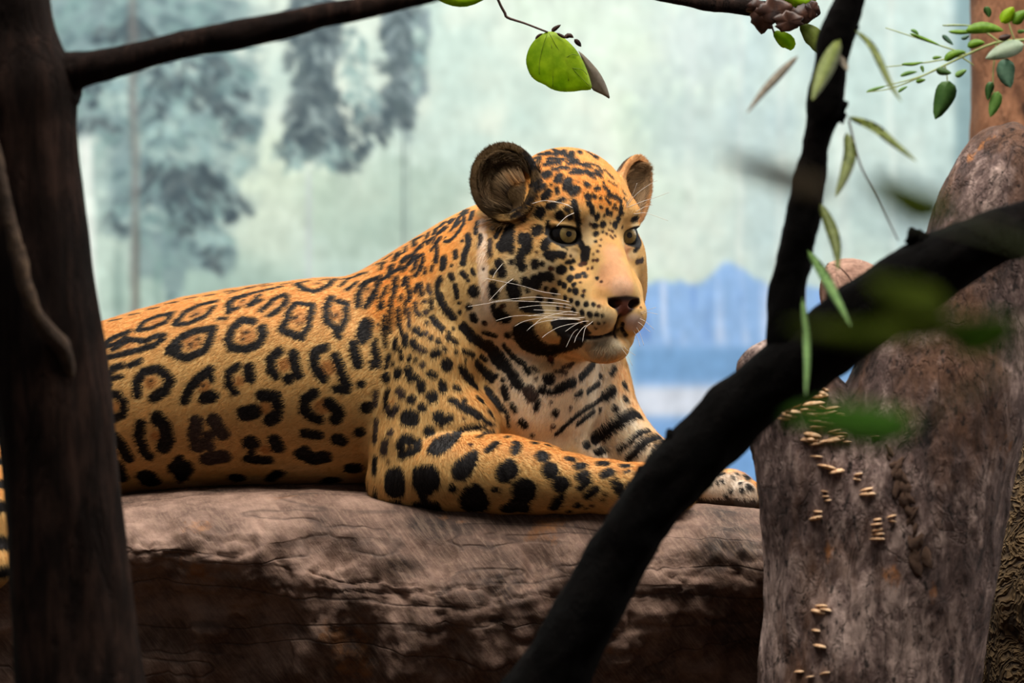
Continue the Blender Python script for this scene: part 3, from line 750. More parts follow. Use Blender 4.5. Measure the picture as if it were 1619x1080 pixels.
# ------------------------------------------------------------------ coat pattern
# strokes: [letter] radius x y x y ...   (o = tawny centre, g = greyish mark, b = brown mark, p = filled outline without radius)
MARKS = [
(140, 400, 2.7, """o 38 450 380;o 30 465 255;o 36 680 355;o 34 905 280;o 26 1065 265;o 30 270 550;o 28 500 570;o 24 290 295;o 26 660 215;o 30 845 475;o 34 1030 490;o 30 760 660;o 34 1005 655;o 20 1200 160;o 24 980 130;o 24 290 780;o 24 120 655;o 24 180 395;o 18 800 220;o 24 650 545;o 26 760 840;
13 60 400 75 385 110 360 175 335;10 60 405 120 388 165 355;12 110 410 180 368 250 375 290 352 325 350;12 85 445 150 430 230 410 290 390 320 365;
11 215 325 245 290 300 268 365 255;10 220 328 280 318 330 295 360 262;11 375 300 420 250 480 220 550 205;10 370 303 430 300 500 270 540 230;6 465 260;4 445 270;
15 345 415 400 360 460 330 540 320;16 535 325 525 370 500 410;15 490 420 430 445 400 440 360 420;22 385 400;7 475 365;5 445 385;4 440 400;4 480 385;
14 605 250 605 215 625 195 680 180;10 625 190 700 172 780 153 825 143;12 740 200 690 222;9 690 222 735 180;10 610 245 640 235;4 665 200;6 600 172 680 150 780 128;
11 745 245 790 200 840 175 855 190;12 780 265 820 240 850 205;13 895 130 925 155 970 165 1020 145 1055 110;10 895 128 940 120;5 985 130;
9 1080 140 1110 110 1160 92;10 1110 155 1145 125;12 1155 225 1160 170 1195 120 1245 100;12 1190 225 1220 190 1245 120;5 1195 150;
13 830 320 850 290 865 240 890 215;10 890 212 960 220;12 962 225 945 310 920 350;14 830 325 870 345 915 360;9 885 275;4 910 300;
14 1040 190 1020 230 1025 290 1060 320 1075 355;13 1075 205 1105 215;11 1105 230 1105 280 1080 330;7 1060 265;
16 710 290 660 285 620 320 603 370 615 402 680 410 730 390 752 350 745 320;8 678 340;4 665 365;7 560 280 590 278;
15 85 530 110 490 145 480;10 100 535 145 525;12 180 480 225 460;17 215 600 210 550 240 505 300 492 340 520 358 545;19 285 615 330 590 345 560;5 270 545;
17 415 630 440 570 480 530 525 497;12 525 500 530 540;22 500 618 535 610;5 490 565;15 640 480 607 510 605 560 630 592;22 690 490 695 530;
28 670 685 715 675;23 745 608 800 612 815 650;26 800 700 780 712;14 820 680;18 820 418 782 450 787 500 805 520;19 880 430 890 480 900 520;21 860 535;
18 1015 402 972 420 967 470 995 520 1010 535;17 1060 440 1080 490 1095 540 1110 570;14 1060 580 1105 585;27 1190 305 1180 350;18 1135 390 1150 450 1155 475;10 1170 380;
14 85 603 130 603 160 640 155 690 110 708 90 704;20 230 730 220 780 245 850 265 868;27 300 705 330 740 345 790 325 828;
g 26 465 720 460 780 470 830;g 28 540 715 575 770;g 32 515 880 580 868;g 20 515 780 520 830;32 700 810;26 800 800 815 830;23 690 880 770 885;15 700 850;
19 970 597 932 620 927 670 960 700 990 710;23 1035 640 1075 680 1060 708;20 930 770 985 775;24 1065 795 1085 800;20 1160 765;32 920 860 970 880 1010 870;20 930 840;
22 120 790 150 830 175 875;28 125 910 145 960;40 270 975 255 955;p 395 860 455 925 400 985 345 910;p 380 870 450 900 420 975 350 930;34 640 960;26 820 940 790 965;35 1045 970;36 1135 920;16 1170 560;22 1190 660;12 1225 390 1235 480"""),
(570, 310, 4.909, """o 30 470 540;o 30 720 270;o 24 460 780;
16 0 700 40 660 100 640 150 622 145 680 100 760 50 850;25 247 540 226 620;13 318 540 330 490 350 470;20 470 380 430 430 390 510 340 570;9 300 460 350 425;10 470 380 500 350;
16 480 450 445 480 415 570;17 485 455 490 500 460 570 430 615;12 505 560 500 600;11 520 375 545 345;9 590 310 560 360;13 570 390 550 420;16 590 370 595 430 585 510;15 560 545 555 575;
27 650 480 640 550;13 650 265 670 245;12 720 240 700 265;14 800 130 800 220 750 290 690 350 660 350;12 800 130 760 170;10 660 320;17 870 120 855 180;14 910 200 895 290;
22 835 300 840 370 810 450 795 520;12 790 350;19 735 430 740 470;11 930 300 925 380;10 885 70;18 700 610 715 640;10 708 540;20 790 590 815 620;14 835 655;12 865 570 880 610;
38 880 735;22 620 640 605 670;18 598 690 600 740;28 610 770 630 820 665 875 720 940;18 735 690 750 780;12 765 830;26 840 860;22 870 930 890 960;14 770 900;18 960 985;
16 210 700 190 740 165 790;25 165 860 165 830;9 210 750;10 215 850;20 280 630 275 700 255 790;15 250 800 240 880 235 1050;10 320 770 315 810;14 190 930 190 1060;14 350 630 330 690;16 365 630 370 690 385 760 380 810;
13 295 870 300 960 320 1050;9 350 820 345 910;g 10 375 870 375 1000;14 440 690 430 740;16 465 680 480 760;g 16 500 815;g 15 530 690 540 750;14 550 800 555 870;g 14 430 830 435 890 460 920;g 20 510 900;
20 570 950 600 1000 630 1030;12 515 980;10 650 1015;10 720 1025;22 420 1030 450 1050;10 135 1000;40 30 1000 50 1060"""),
(570, 490, 4.909, """o 28 250 700;
36 45 130 30 220;13 190 60 195 150 205 280;13 235 0 235 170;12 300 0 305 120 330 190;22 345 190 350 260;g 13 375 20 378 120;17 275 220 265 290;12 290 290 315 330;19 318 370;14 225 350 200 450;11 250 410;
18 125 240 115 330;14 145 320 150 430;12 95 400 95 450;21 380 370;16 428 385;g 25 480 420;22 440 150 470 180;14 420 140;g 17 508 180;19 548 213;22 605 235;25 405 240 430 280;g 20 460 295 500 315;30 570 335 595 322;17 655 295;17 740 320;46 670 420;
16 800 312 880 350;14 690 180;19 680 212 740 240;10 720 145;20 560 60 590 110 630 140;12 515 95;13 945 365 975 390;25 900 410 960 470 1020 540;36 800 470 830 520;30 860 560 895 590;22 775 440;12 815 390;21 735 600 760 605;32 635 570 640 600;23 540 485 580 500;28 370 460 390 520;24 430 520;
28 290 470 285 500;33 205 520;28 472 565 475 610;43 555 668;32 395 690;33 478 752;20 215 620 195 680 200 740 220 790;28 270 770 230 790;g 28 300 620 325 650;50 370 820 400 830;26 590 825 620 812;24 640 865 690 838;38 535 935;
22 700 692 740 712;30 780 740 850 775 920 820;16 960 850 1010 880;20 805 695;20 980 610 1020 670 1060 740;22 915 680 940 705;16 990 780;20 1050 510;34 800 130 860 200 940 260;36 1000 290 1050 370;15 960 175 1050 200;
g 18 125 640 115 740;g 32 125 870 110 1000"""),
(570, 640, 5.685, """g 32 270 245;g 40 220 340 210 400;46 400 300 445 312;36 362 335 355 370;34 518 330 515 390 450 420 370 445;o 24 440 370;36 130 490 125 585;66 430 105 455 120;g 30 240 20 280 75 320 20;
46 700 105;34 740 140 800 110;44 620 232;p 615 380 680 300 780 270 900 240 890 290 820 360 740 420 660 440 615 415;24 895 232 980 200 1060 186;14 1060 188 1125 190;15 1050 290 1110 260 1190 235;b 18 985 355;30 1140 405 1210 345;34 1392 345 1380 405;20 1310 290;
p 820 570 870 510 960 440 1030 405 1030 500 990 590 910 670 840 640;p 1210 610 1250 540 1340 490 1390 560 1375 640 1300 695 1230 680;
92 310 650 308 735;p 485 570 560 545 650 540 705 620 690 720 610 800 530 800 485 720;34 560 830;34 820 745;26 1205 765;24 130 760 120 820;
p 200 890 330 860 420 930 420 1020 160 1030 140 950;p 480 880 560 850 680 880 720 950 700 1020 480 1020;p 880 840 960 740 1040 715 1110 800 1140 870 1110 950 960 960 890 910;40 880 1000;80 1440 760;70 1400 890 1440 930;
b 12 250 505;b 14 930 120;b 10 65 700 60 780;12 1150 40 1185 95;14 1260 20 1300 60;10 1320 120 1330 190;12 1200 170"""),
(800, 660, 6.227, """38 95 260 75 335;32 270 250;26 405 270;26 545 318;62 345 378;80 425 518;76 525 658;84 20 520;112 165 718;60 160 800;80 110 880 20 900;
34 605 400 640 408;36 695 482 745 466;36 705 588 770 556;36 720 690 790 625;36 790 770 870 710;36 915 450 965 450;42 960 560 1010 535;26 1130 475 1195 472;14 1160 540 1210 525;16 1270 550 1310 535;18 1030 640 1070 600;52 1098 690;42 1125 745;g 26 1200 660;
b 16 960 755;b 14 930 810;b 12 835 870;46 490 830 460 890;36 525 785;34 690 870;26 610 930;16 780 900;18 20 185"""),
(770, 530, 5.141, """44 0 80 90 170 160 260;40 200 310 260 400;g 46 340 450 370 490;34 450 440;15 140 80 190 150 250 200 310 240;22 330 280;b 14 400 350;
44 510 355;34 590 430 650 400 700 378;20 500 460 580 450;30 770 335 830 270 880 220;b 25 520 190;g 13 620 260 700 230;g 12 560 290 640 300;
18 920 330;20 1035 260 1010 305;10 990 215;17 725 485 770 460;20 820 460 870 420 905 392;36 1020 440 960 490;17 930 515 870 560 780 610 720 660 650 720 570 800;19 870 620 800 670 740 720;14 920 605;28 1035 590;28 1125 515;26 1115 400;g 20 1130 420;
42 1190 630 1100 670 1010 720 930 790 870 840;34 1230 650;30 820 880 800 900;20 1310 770 1220 800 1150 860 1060 910;28 890 955 950 930;32 1390 820 1290 850 1220 920 1150 990;16 1440 860 1370 900 1330 980 1310 1040;
20 420 540 400 590;30 560 630;b 12 680 590;b 18 540 740;b 9 525 540;24 280 700 310 730;16 370 810;30 20 480 70 540 110 590;28 140 430 160 500;17 200 560 230 610;26 20 310 40 350;14 10 610 30 630;14 130 360;9 150 600 180 690"""),
(0, 0, 1.0, """4 838 254 850 249;3 860 246 874 245;4 880 252 892 253;4 902 254 914 259;4 922 262 934 266;3 942 270 952 274;3 866 256 876 258;3 908 268 918 270;3 930 276 940 282;5 640 412 648 404;4 658 396 666 390;4 676 382 684 376;5 694 368 702 360;4 712 352 718 346;4 728 338 736 331;4 622 430 634 424;4 652 412 660 404;4 690 384 696 376;3 720 358 728 350;4 608 440 616 434"""),
(730, 220, 6.75, """22 800 155 860 165 940 155;14 620 215 680 205 720 195;10 640 170 700 150 760 125;p 660 265 730 235 830 240 800 310 740 330 690 310;24 940 210 1010 215;24 900 275 970 265 1050 255;20 980 325 1020 330;50 915 385;32 1045 395 1020 445;28 1060 310;
16 730 500 790 475 850 445;26 800 545 830 525;32 870 505;13 955 495;16 1015 530 1025 580;44 925 582 895 618;14 700 680 760 640;13 690 740 740 710;b 10 810 630;36 925 720 990 715;58 850 795;46 1050 820;12 490 800 560 760 630 725;16 535 835 600 790;g 38 650 838;16 700 895;20 335 950;17 400 950 365 1050;18 900 95 980 110 1060 150"""),
(880, 220, 6.75, """22 10 140 100 180 220 230;18 290 270 380 275 450 300;12 460 330 530 345;24 20 250;20 130 265 190 270;22 80 310 120 315;27 170 360 250 370 330 350;26 380 370 440 380 470 400;34 40 400 20 450;40 128 450 112 520;44 210 548 185 572;20 10 560;
26 320 485 340 500;9 235 460;20 420 540 450 530;12 505 470;14 560 380 600 420;10 550 450 640 500;18 510 520 560 560;22 560 610 620 620 680 660;12 530 640 570 690;12 600 740 640 750;9 620 700;
34 340 620;22 405 620;18 470 640;24 345 690 370 730 390 790;16 475 730;18 440 810 425 860;19 545 770;22 575 795;14 510 820;20 690 730 680 800;14 650 840 660 880;24 630 920;26 490 915;22 410 930;b 9 575 900;b 9 700 950;9 365 905;
26 185 670 200 740 220 820 235 900;22 140 840;38 30 820;24 80 650 30 670;14 90 745 140 750;b 12 560 970;b 12 540 1015;b 12 600 985;b 11 600 1055;14 420 1010;10 485 995;8 740 600 700 560;8 760 690 720 640;16 850 840 800 860"""),
(740, 350, 6.75, """18 80 60 85 110;26 10 200;g 16 135 180 125 240;20 265 70;20 340 80 300 160;p 440 15 480 30 495 120 485 300 490 335 420 310 360 320 305 265 350 200 395 100;g 18 235 200 240 350;p 540 160 600 125 670 150 690 200 690 280 650 340 600 360 600 430 615 490 580 525 545 490 520 390 570 310 580 250 545 210;56 745 105;b 9 735 330;
26 860 10 850 120;42 842 215 825 268;p 810 350 880 320 940 330 1000 335 1060 360 1000 385 950 390 910 415 850 390;7 910 190 960 240 1060 300;26 475 435;40 330 440 362 510 370 555;42 720 460;24 795 455;b 18 885 505;30 970 520 1020 510;
p 740 580 800 545 890 560 910 600 880 635 800 620 760 700 730 720 670 690 580 680 600 600 660 640 690 590;20 640 740;20 980 650;18 1030 690;18 830 720;34 920 750;20 1040 820;60 480 700 500 770;28 265 540;38 270 680 290 780;50 640 920 720 910;28 770 830;24 880 850;20 960 920;
26 270 900;55 330 980 400 1030;b 24 380 910;52 65 742;18 45 525 60 560;b 10 165 510;24 10 910;28 45 1005 60 1040"""),
(870, 330, 6.75, """40 100 80;22 190 20;24 220 90;24 290 300 300 220;26 310 360 350 420;42 380 450 370 520;b 20 330 600 370 580;30 130 500;7 40 320 90 380 150 420;42 120 650;b 15 30 645;18 180 580 250 560;22 230 635;b 10 220 500;
33 215 745;30 300 720;18 355 690;18 375 720;22 100 790;24 150 820;15 245 815;18 205 865;26 270 880;b 14 360 880;15 345 930;36 40 890;15 505 745;b 9 545 775;20 160 950;20 220 980;23 290 1010;23 385 1020;18 460 1020;b 12 520 1040;
b 10 400 640;b 10 450 630;b 12 460 550;b 14 500 550;b 9 460 490;b 9 505 455;b 8 530 400;13 490 350;b 9 540 335;10 560 250;24 490 275;28 480 185;30 560 170;b 12 430 165;24 500 90;b 11 600 270;b 11 640 290;b 11 650 235;b 11 690 290;32 690 180;24 730 110;18 770 50;14 610 50;b 13 765 205;
12 880 222 945 212;20 880 120 930 120;14 930 270;14 960 390 900 450;g 20 985 550 930 570"""),
(890, 440, 7.714, """16 20 240;18 100 265;25 175 305;23 285 320;20 375 320;b 14 445 340;18 20 350;24 130 390;29 235 420;31 325 440;25 415 440;16 485 450;25 265 535;14 355 545;14 440 550;b 13 505 545;b 11 400 610;15 240 215;14 265 150;29 155 165;22 80 140;b 13 215 50;22 130 80;32 20 90;b 11 470 35;b 9 950 350;
p 0 480 150 520 260 590 330 650 290 720 200 830 60 880 0 900"""),
(740, 450, 6.75, """p 480 480 560 420 680 420 720 530 820 620 900 640 1040 650 1090 620 1080 690 1000 730 850 755 720 735 600 690 520 610;p 890 390 1090 370 1090 610 1010 570 930 470;p 250 220 300 280 420 330 420 400 330 390 280 330;60 500 90;40 280 60;p 560 200 740 200 800 290 700 300 560 250;28 760 145;24 880 170;b 24 370 240;
30 50 345;b 22 180 415;20 200 520 290 550;34 430 540;p 0 470 60 530 140 600 220 660 330 740 400 810 450 900 520 980 590 1080 490 1080 420 930 330 890 260 800 230 700 130 660 40 600 0 560;13 380 650 460 760 560 840;24 620 890 650 930;14 690 880 740 920;16 730 1000;36 840 990 880 1000;13 890 790 900 830;
20 0 710 60 750;17 140 770 190 810;32 90 830 150 910 240 1000;18 300 980;18 380 1020;56 30 1010"""),
(0, 660, 3.6, """24 -120 130 0 140 40 150;24 -120 240 0 245 40 250;36 -120 370 0 375 60 380;30 -120 520 0 500 70 510;38 -120 700 0 710 90 720;30 -120 880 0 880 90 860"""),
(1030, 620, 5.143, """30 770 690 800 680;26 790 770;18 730 800;14 570 720;14 530 735;14 480 750;16 720 740;14 530 670 580 660;14 570 625;14 660 690;14 690 660;18 640 800;18 600 840"""),
]
nv = len(cv)
fn = np.cross(cv[cf[:, 2]] - cv[cf[:, 0]], cv[cf[:, 3]] - cv[cf[:, 1]])
vn = np.zeros_like(cv)
for q in range(4):
    for c in range(3):
        vn[:, c] += np.bincount(cf[:, q], fn[:, c], nv)
vn /= np.maximum(np.linalg.norm(vn, axis=1), 1e-9)[:, None]
_, vg = field(cv, True)
bvh = BVHTree.FromPolygons(cv.tolist(), cf.tolist())
kd = KDTree(nv)
for i, v in enumerate(cv.tolist()): kd.insert(v, i)
kd.balance()
EYE0 = np.array([0, -DU, 0.0])
def on_skin(x, y):
    d = U(x, y, 0) - EYE0
    hit = bvh.ray_cast(Vector(EYE0), Vector(d / np.linalg.norm(d)))
    return None if hit[0] is None else np.array(hit[0])
def mirrored(p):
    """the same place on the other flank"""
    h = HA @ (p - H0)
    if p[0] > U(740, 0, 0)[0] and p[2] > U(0, 560, 0)[2]:
        return H0 + HF * h[0] - HR * h[1] + HU * h[2]
    wc = np.interp(p[0], [U(60, 0, 0)[0], U(560, 0, 0)[0], U(760, 0, 0)[0]], [170, 90, 60])
    return np.array([p[0], 2 * wc - p[1], p[2]])

BLACK = np.array(srgb(24, 19, 18)); GREY = np.array(srgb(66, 52, 46)); BROWN = np.array(srgb(70, 38, 22))
edge = fbm(cv / 4.0, 2, 3) * 1.3
mark = np.full(nv, -9.0); mcol = np.tile(BLACK, (nv, 1)); tawny = np.full(nv, -9.0)
back = vn[:, 1] > 0.05
def splat(p, r, c):
    for (co, i, dist) in kd.find_range(Vector(p), r + 4):
        if c == 'o':
            tawny[i] = max(tawny[i], r - dist)
        elif r - dist > mark[i]:
            mark[i] = r - dist
            mcol[i] = GREY if c == 'g' else BROWN if c == 'b' else BLACK
    # other side of the animal
    q, i, dist = kd.find(Vector(mirrored(p)))
    if back[i] and dist < 60:
        for (co, j, dist) in kd.find_range(q, r + 4):
            if back[j]:
                if c == 'o': tawny[j] = max(tawny[j], r - dist)
                elif r - dist > mark[j]: mark[j] = r - dist
nsp = 0
for x0, y0, sc, text in MARKS:
    for st in text.replace('\n', '').split(';'):
        tk = st.split()
        if not tk: continue
        c = ''
        if tk[0].isalpha(): c = tk[0]; tk = tk[1:]
        v = [float(t) for t in tk]
        if c == 'p':
            poly = np.array(v).reshape(-1, 2) / sc + [x0, y0]
            lo, hi = poly.min(0), poly.max(0)
            gx, gy = np.meshgrid(np.arange(lo[0], hi[0], 2.6), np.arange(lo[1], hi[1], 2.6))
            g = np.stack([gx.ravel(), gy.ravel()], 1)
            ins = np.zeros(len(g), bool); j = len(poly) - 1
            for i in range(len(poly)):
                a, b = poly[i], poly[j]
                if a[1] != b[1]:
                    ins ^= ((a[1] > g[:, 1]) != (b[1] > g[:, 1])) & (g[:, 0] < (b[0] - a[0]) * (g[:, 1] - a[1]) / (b[1] - a[1]) + a[0])
                j = i
            pts = g[ins]; r = 3.2
        else:
            r = v[0] / sc * (1.16 if sc == 2.7 else 1.0 if (x0, y0) == (570, 310) else 1.0 if sc == 1.0 else 1.1 if sc < 6.3 else 1.2)
            k = np.array(v[1:]).reshape(-1, 2) / sc + [x0, y0]
            if len(k) == 1: pts = k
            else:
                pts = [k[0]]
                for a, b in zip(k[:-1], k[1:]):
                    m = max(1, int(np.ceil(np.linalg.norm(b - a) / max(1.5, r * 0.6))))
                    pts += [a + (b - a) * t / m for t in range(1, m + 1)]
        for x, y in pts:
            p = on_skin(x, y)
            if p is not None: splat(p, r, c); nsp += 1
# broken dark line along the spine
for x in np.arange(176, 600, 30):
    for y in np.arange(400, 560, 1.5):
        if on_skin(x, y) is not None: break
    for dx in np.arange(0, 17, 2.5):
        p = on_skin(x + dx, y + 3.0 - dx * 0.16)
        if p is not None: splat(p, 2.6, '')
# rosettes on the hindquarters and bars on the tail, spots on the near paw
pr = np.random.default_rng(5)
for gy_ in range(6):
    for gx_ in range(9):
        cx_ = 128 - gx_ * 52 + (gy_ % 2) * 24 + pr.uniform(-7, 7); cy_ = 560 + gy_ * 42 + gx_ * 3 + pr.uniform(-6, 6)
        if cy_ > 690 and cx_ < 30: continue
        a0 = pr.uniform(0, 6.28)
        for t in np.arange(0, 6.28, 0.30):
            if (t % 2.1) > 1.65: continue
            p = on_skin(cx_ + 17 * math.cos(t + a0), cy_ + 13 * math.sin(t + a0))
            if p is not None: splat(p, 5.0, '')
        p = on_skin(cx_, cy_)
        if p is not None: splat(p, 11, 'o')
for x in range(-420, -150, 34):
    for y in np.arange(690, 830, 3.0):
        p = on_skin(x, y)
        if p is not None: splat(p, 8, '')
for x, y, r in ((1030, 752, 5), (1046, 768, 5), (1062, 780, 4), (1028, 780, 5), (1075, 790, 4), (1050, 792, 4), (1015, 760, 4)):
    p = on_skin(x, y)
    if p is not None: splat(p, r, '')
# short bars over the crest of the neck and the crown of the head
for xs_, y0_, rr_, dx_, dy_ in ((np.arange(606, 742, 12), 300, 3.3, -6, 13), (np.arange(840, 952, 13), 215, 3.4, 4, 8)):
    for n_, x in enumerate(xs_):
        for y in np.arange(y0_, 470, 1.5):
            if on_skin(x, y) is not None: break
        o_ = pr.uniform(0.5, 7); jx_ = pr.uniform(-0.6, 1.6) * dx_; jy_ = pr.uniform(0.2, 1.0) * dy_
        for t in np.linspace(0, 1, 6):
            p = on_skin(x + jx_ * t, y + o_ + jy_ * t)
            if p is not None: splat(p, rr_ + 0.8 * (n_ % 3), '')
print('MARKS', nsp)

# ground colour of the coat
def ss(a, b, x):
    t = np.clip((x - a) / (b - a), 0, 1); return t * t * (3 - 2 * t)
G = {n: i for i, n in enumerate(GROUPS)}
col = np.tile(np.array(srgb(208, 168, 106)), (nv, 1))
def blend(w, c):
    global col
    col = col * (1 - w[:, None]) + np.array(srgb(*c)) * w[:, None]
blend(ss(0.15, 0.9, vn[:, 2]) * 0.85, (212, 148, 78))                       # dorsal side
def blob(x, y, r, c, a=1.0, z=None, inner=0.35):
    p = on_skin(x, y) if z is None else U(x, y, z)
    if p is None: return
    d = np.linalg.norm(cv - p, axis=1)
    blend((1 - ss(r * inner, r, d)) * a, c)
RUST = (224, 148, 64); TAN = (202, 150, 88); CREAM = (240, 224, 198); WHITE = (232, 216, 200); PINK = (214, 164, 122)
for x, y, r in ((640, 430, 80), (690, 390, 70), (730, 350, 50), (620, 480, 60), (870, 270, 80), (930, 290, 60), (965, 310, 45)): blob(x, y, r, RUST, 0.9)
for x, y, r in ((850, 600, 90), (900, 580, 70), (870, 660, 80), (930, 640, 80), (960, 600, 60), (960, 690, 80), (1000, 660, 60), (1020, 700, 60)): blob(x, y, r, CREAM, 0.9)
for x, y, r in ((985, 600, 40), (1010, 650, 36), (1035, 690, 34)): blob(x, y, r, (240, 196, 140), 0.9)
for x, y, r in ((480, 755, 60), (540, 765, 60), (420, 765, 50), (300, 770, 40)): blob(x, y, r, (226, 196, 142), 0.8)
for x, y, r in ((800, 530, 50), (770, 490, 40), (840, 560, 50), (880, 560, 40), (790, 560, 30)): blob(x, y, r, (226, 202, 168), 0.9)
for x, y, r in ((762, 350, 9), (763, 362, 10), (764, 374, 10), (763, 386, 11), (763, 398, 11), (763, 410, 12), (764, 422, 12), (764, 434, 12), (766, 446, 12), (768, 458, 12), (770, 470, 13), (774, 484, 13)): blob(x, y, r, (244, 218, 192), 0.85, None, 0.5)
for x, y, r in ((810, 430, 40), (840, 455, 40), (860, 430, 36), (870, 480, 36), (800, 480, 34)): blob(x, y, r, (214, 190, 146), 0.9)
for x, y, r in ((975, 425, 34), (985, 450, 30), (965, 440, 34), (990, 400, 20), (970, 400, 24)): blob(x, y, r, (208, 152, 108), 0.9)
blob(985, 455, 26, (222, 178, 144), 0.8)
blob(950, 470, 22, (204, 146, 84), 0.6)
for x, y, r in ((870, 566, 40), (900, 566, 34), (930, 500, 34), (955, 510, 30), (910, 490, 30), (940, 525, 26)): blob(x, y, r, (214, 190, 146), 0.9)
blob(1002, 512, 22, (228, 200, 184), 1.0)
for x, y, r in ((950, 550, 36), (925, 558, 30), (970, 548, 26)): blob(x, y, r, (206, 190, 160), 0.95)
for x, y, r in ((930, 380, 16), (925, 365, 16), (933, 350, 14), (905, 400, 15), (890, 396, 13), (985, 385, 12), (1000, 402, 12), (1005, 355, 14)): blob(x, y, r, (226, 196, 146), 0.9)
for x, y, r in ((1140, 760, 60), (1180, 780, 40)): blob(x, y, r, (206, 192, 176), 0.85)
blob(1145, 742, 24, (224, 176, 112), 0.8)
# ears
er = vg == G['ear']
e_n = np.linalg.norm(cv - H(-84, 122, 84), axis=1) < 78
e_f = np.linalg.norm(cv - H(-88, -128, 72), axis=1) < 78
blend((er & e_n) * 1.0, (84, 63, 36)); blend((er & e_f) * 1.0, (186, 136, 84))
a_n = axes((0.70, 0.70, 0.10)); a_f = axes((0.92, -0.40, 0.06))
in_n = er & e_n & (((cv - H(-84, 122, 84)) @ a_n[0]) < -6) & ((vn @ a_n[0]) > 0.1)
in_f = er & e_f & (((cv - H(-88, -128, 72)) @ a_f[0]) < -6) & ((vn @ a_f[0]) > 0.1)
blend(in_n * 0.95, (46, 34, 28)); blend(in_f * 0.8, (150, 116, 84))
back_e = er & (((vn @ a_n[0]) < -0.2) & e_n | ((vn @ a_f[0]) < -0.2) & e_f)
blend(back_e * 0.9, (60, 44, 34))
blob(818, 282, 20, (206, 142, 66), 0.8); blob(762, 335, 16, (176, 134, 70), 0.8); blob(800, 345, 22, (196, 158, 100), 0.8)
blend(1 - ss(0, 1, np.clip(np.abs(tawny - 2) - tawny, 0, 1)), (206, 150, 84)) if False else None
tw = ss(-2, 6, tawny) * 0.9
col = col * (1 - tw[:, None]) + np.array(srgb(178, 122, 66)) * tw[:, None]
col *= (1 + 0.10 * fbm(cv / np.array([9., 9., 9.]), 2, 11))[:, None]
mk = ss(-1.3, 1.3, mark + edge + 1.0)
col = col * (1 - mk[:, None]) + mcol * mk[:, None]
# bare skin: nose, lips, eyelids
bare = np.zeros(nv)
def skin(w, c):
    global bare
    bare = np.maximum(bare, w); blend(w, c)
hq = (cv - H0) @ HA.T
nose = ss(42, 50, hq[:, 0]) * (1 - ss(-97, -93, hq[:, 2] + 0.10 * np.abs(hq[:, 1]))) * ss(-134, -128, hq[:, 2] - np.abs(hq[:, 1]) * 0.75) * (1 - ss(29, 32, np.abs(hq[:, 1])))
skin(nose, (44, 28, 26))
nose_c = nose * (1 - ss(6, 14, np.abs(hq[:, 1]))) * (1 - ss(-108, -100, hq[:, 2]))
skin(nose_c, (120, 72, 58))
lip = ss(30, 44, hq[:, 0]) * (1 - ss(1.5, 4.0, np.abs(hq[:, 1]))) * ss(-166, -160, hq[:, 2]) * (1 - ss(-126, -120, hq[:, 2]))
skin(lip, (44, 26, 22))
# lips
dm = np.full(nv, 99.0)
for kind, a, k_, g_ in PRIMS:
    if kind == 'groove':
        nb_ = np.linalg.norm(cv - a[0], axis=1) < 40
        dm[nb_] = np.minimum(dm[nb_], c_dist(cv[nb_], a[0], a[1], 0, 0))
skin(1 - ss(2.6, 5.0, dm), (34, 24, 20))
for e, s in EYES:
    ax = axes((0.86, 0.44 * s, 0.0), -0.10 * s)
    q = (cv - e) @ ax.T
    rr = np.hypot(q[:, 1] / 24, (q[:, 2] + 1.5) / 14.5)
    ring = (1 - ss(1.10, 1.26, rr)) * (q[:, 0] > -6)
    skin(ring, (20, 15, 13))
# dark pads of the far paw, with the shade under its toes painted in
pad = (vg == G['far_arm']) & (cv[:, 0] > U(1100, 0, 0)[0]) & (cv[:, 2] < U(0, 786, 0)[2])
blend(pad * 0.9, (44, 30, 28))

coat = Mat('jaguar_coat', 0.65, 0.25)
va = coat.n('ShaderNodeVertexColor', layer_name='Col')
coat.color(va.outputs[0])
jag = mesh_obj('jaguar', W3(cv), cf, coat.m)
vcol(jag, col)
tag(jag, 'spotted jaguar lying on the big log with its head turned to one side', 'jaguar')

# ------------------------------------------------------------------ fur
NF = 720000
tri_a = np.linalg.norm(fn, axis=1) * 0.5
fc = cv[cf].mean(1)
fbare = bare[cf].mean(1)
# flow of the hair
flow = np.tile(np.array([-1.0, 0.0, -0.30]), (nv, 1))
dn = cv - H(58, 0, -100); dn /= np.linalg.norm(dn, axis=1)[:, None]
hd = vg == G['head']
flow[hd] = dn[hd] + np.array([0, 0, -0.25])
nk = ss(U(600, 0, 0)[0], U(760, 0, 0)[0], cv[:, 0]) * ~hd * (vg == 0)
flow = flow * (1 - nk[:, None]) + np.array([-0.45, 0.1, -0.9]) * nk[:, None]
ar = vg == G['arm']
fa = ss(U(660, 0, 0)[0], U(800, 0, 0)[0], cv[:, 0] - 0.5 * (cv[:, 2] - U(0, 740, 0)[2]))[:, None]
flow[ar] = ((1 - fa) * np.array([-0.1, 0, -1.0]) + fa * np.array([1.0, -0.1, -0.25]))[ar]
flow[vg == G['far_arm']] = (0.6, -0.2, -0.8)
flow[vg == G['hind']] = (-0.2, 0, -1.0)
flow[er] = (cv[er] - H(-90, 0, 20)) / 130 + np.array([0, 0, 0.3])
flow -= vn * (flow * vn).sum(1)[:, None]
flow /= np.maximum(np.linalg.norm(flow, axis=1), 1e-6)[:, None]
hl = np.full(nv, 8.5)
hl[hd] = 2.5 + 3.5 * ss(60, 190, np.linalg.norm(cv[hd] - H(58, 0, -100), axis=1))
def longer(x, y, r, v):
    p = on_skin(x, y)
    if p is None: return
    w = 1 - ss(r * 0.4, r, np.linalg.norm(cv - p, axis=1))
    globals()['hl'] = hl * (1 - w) + v * w
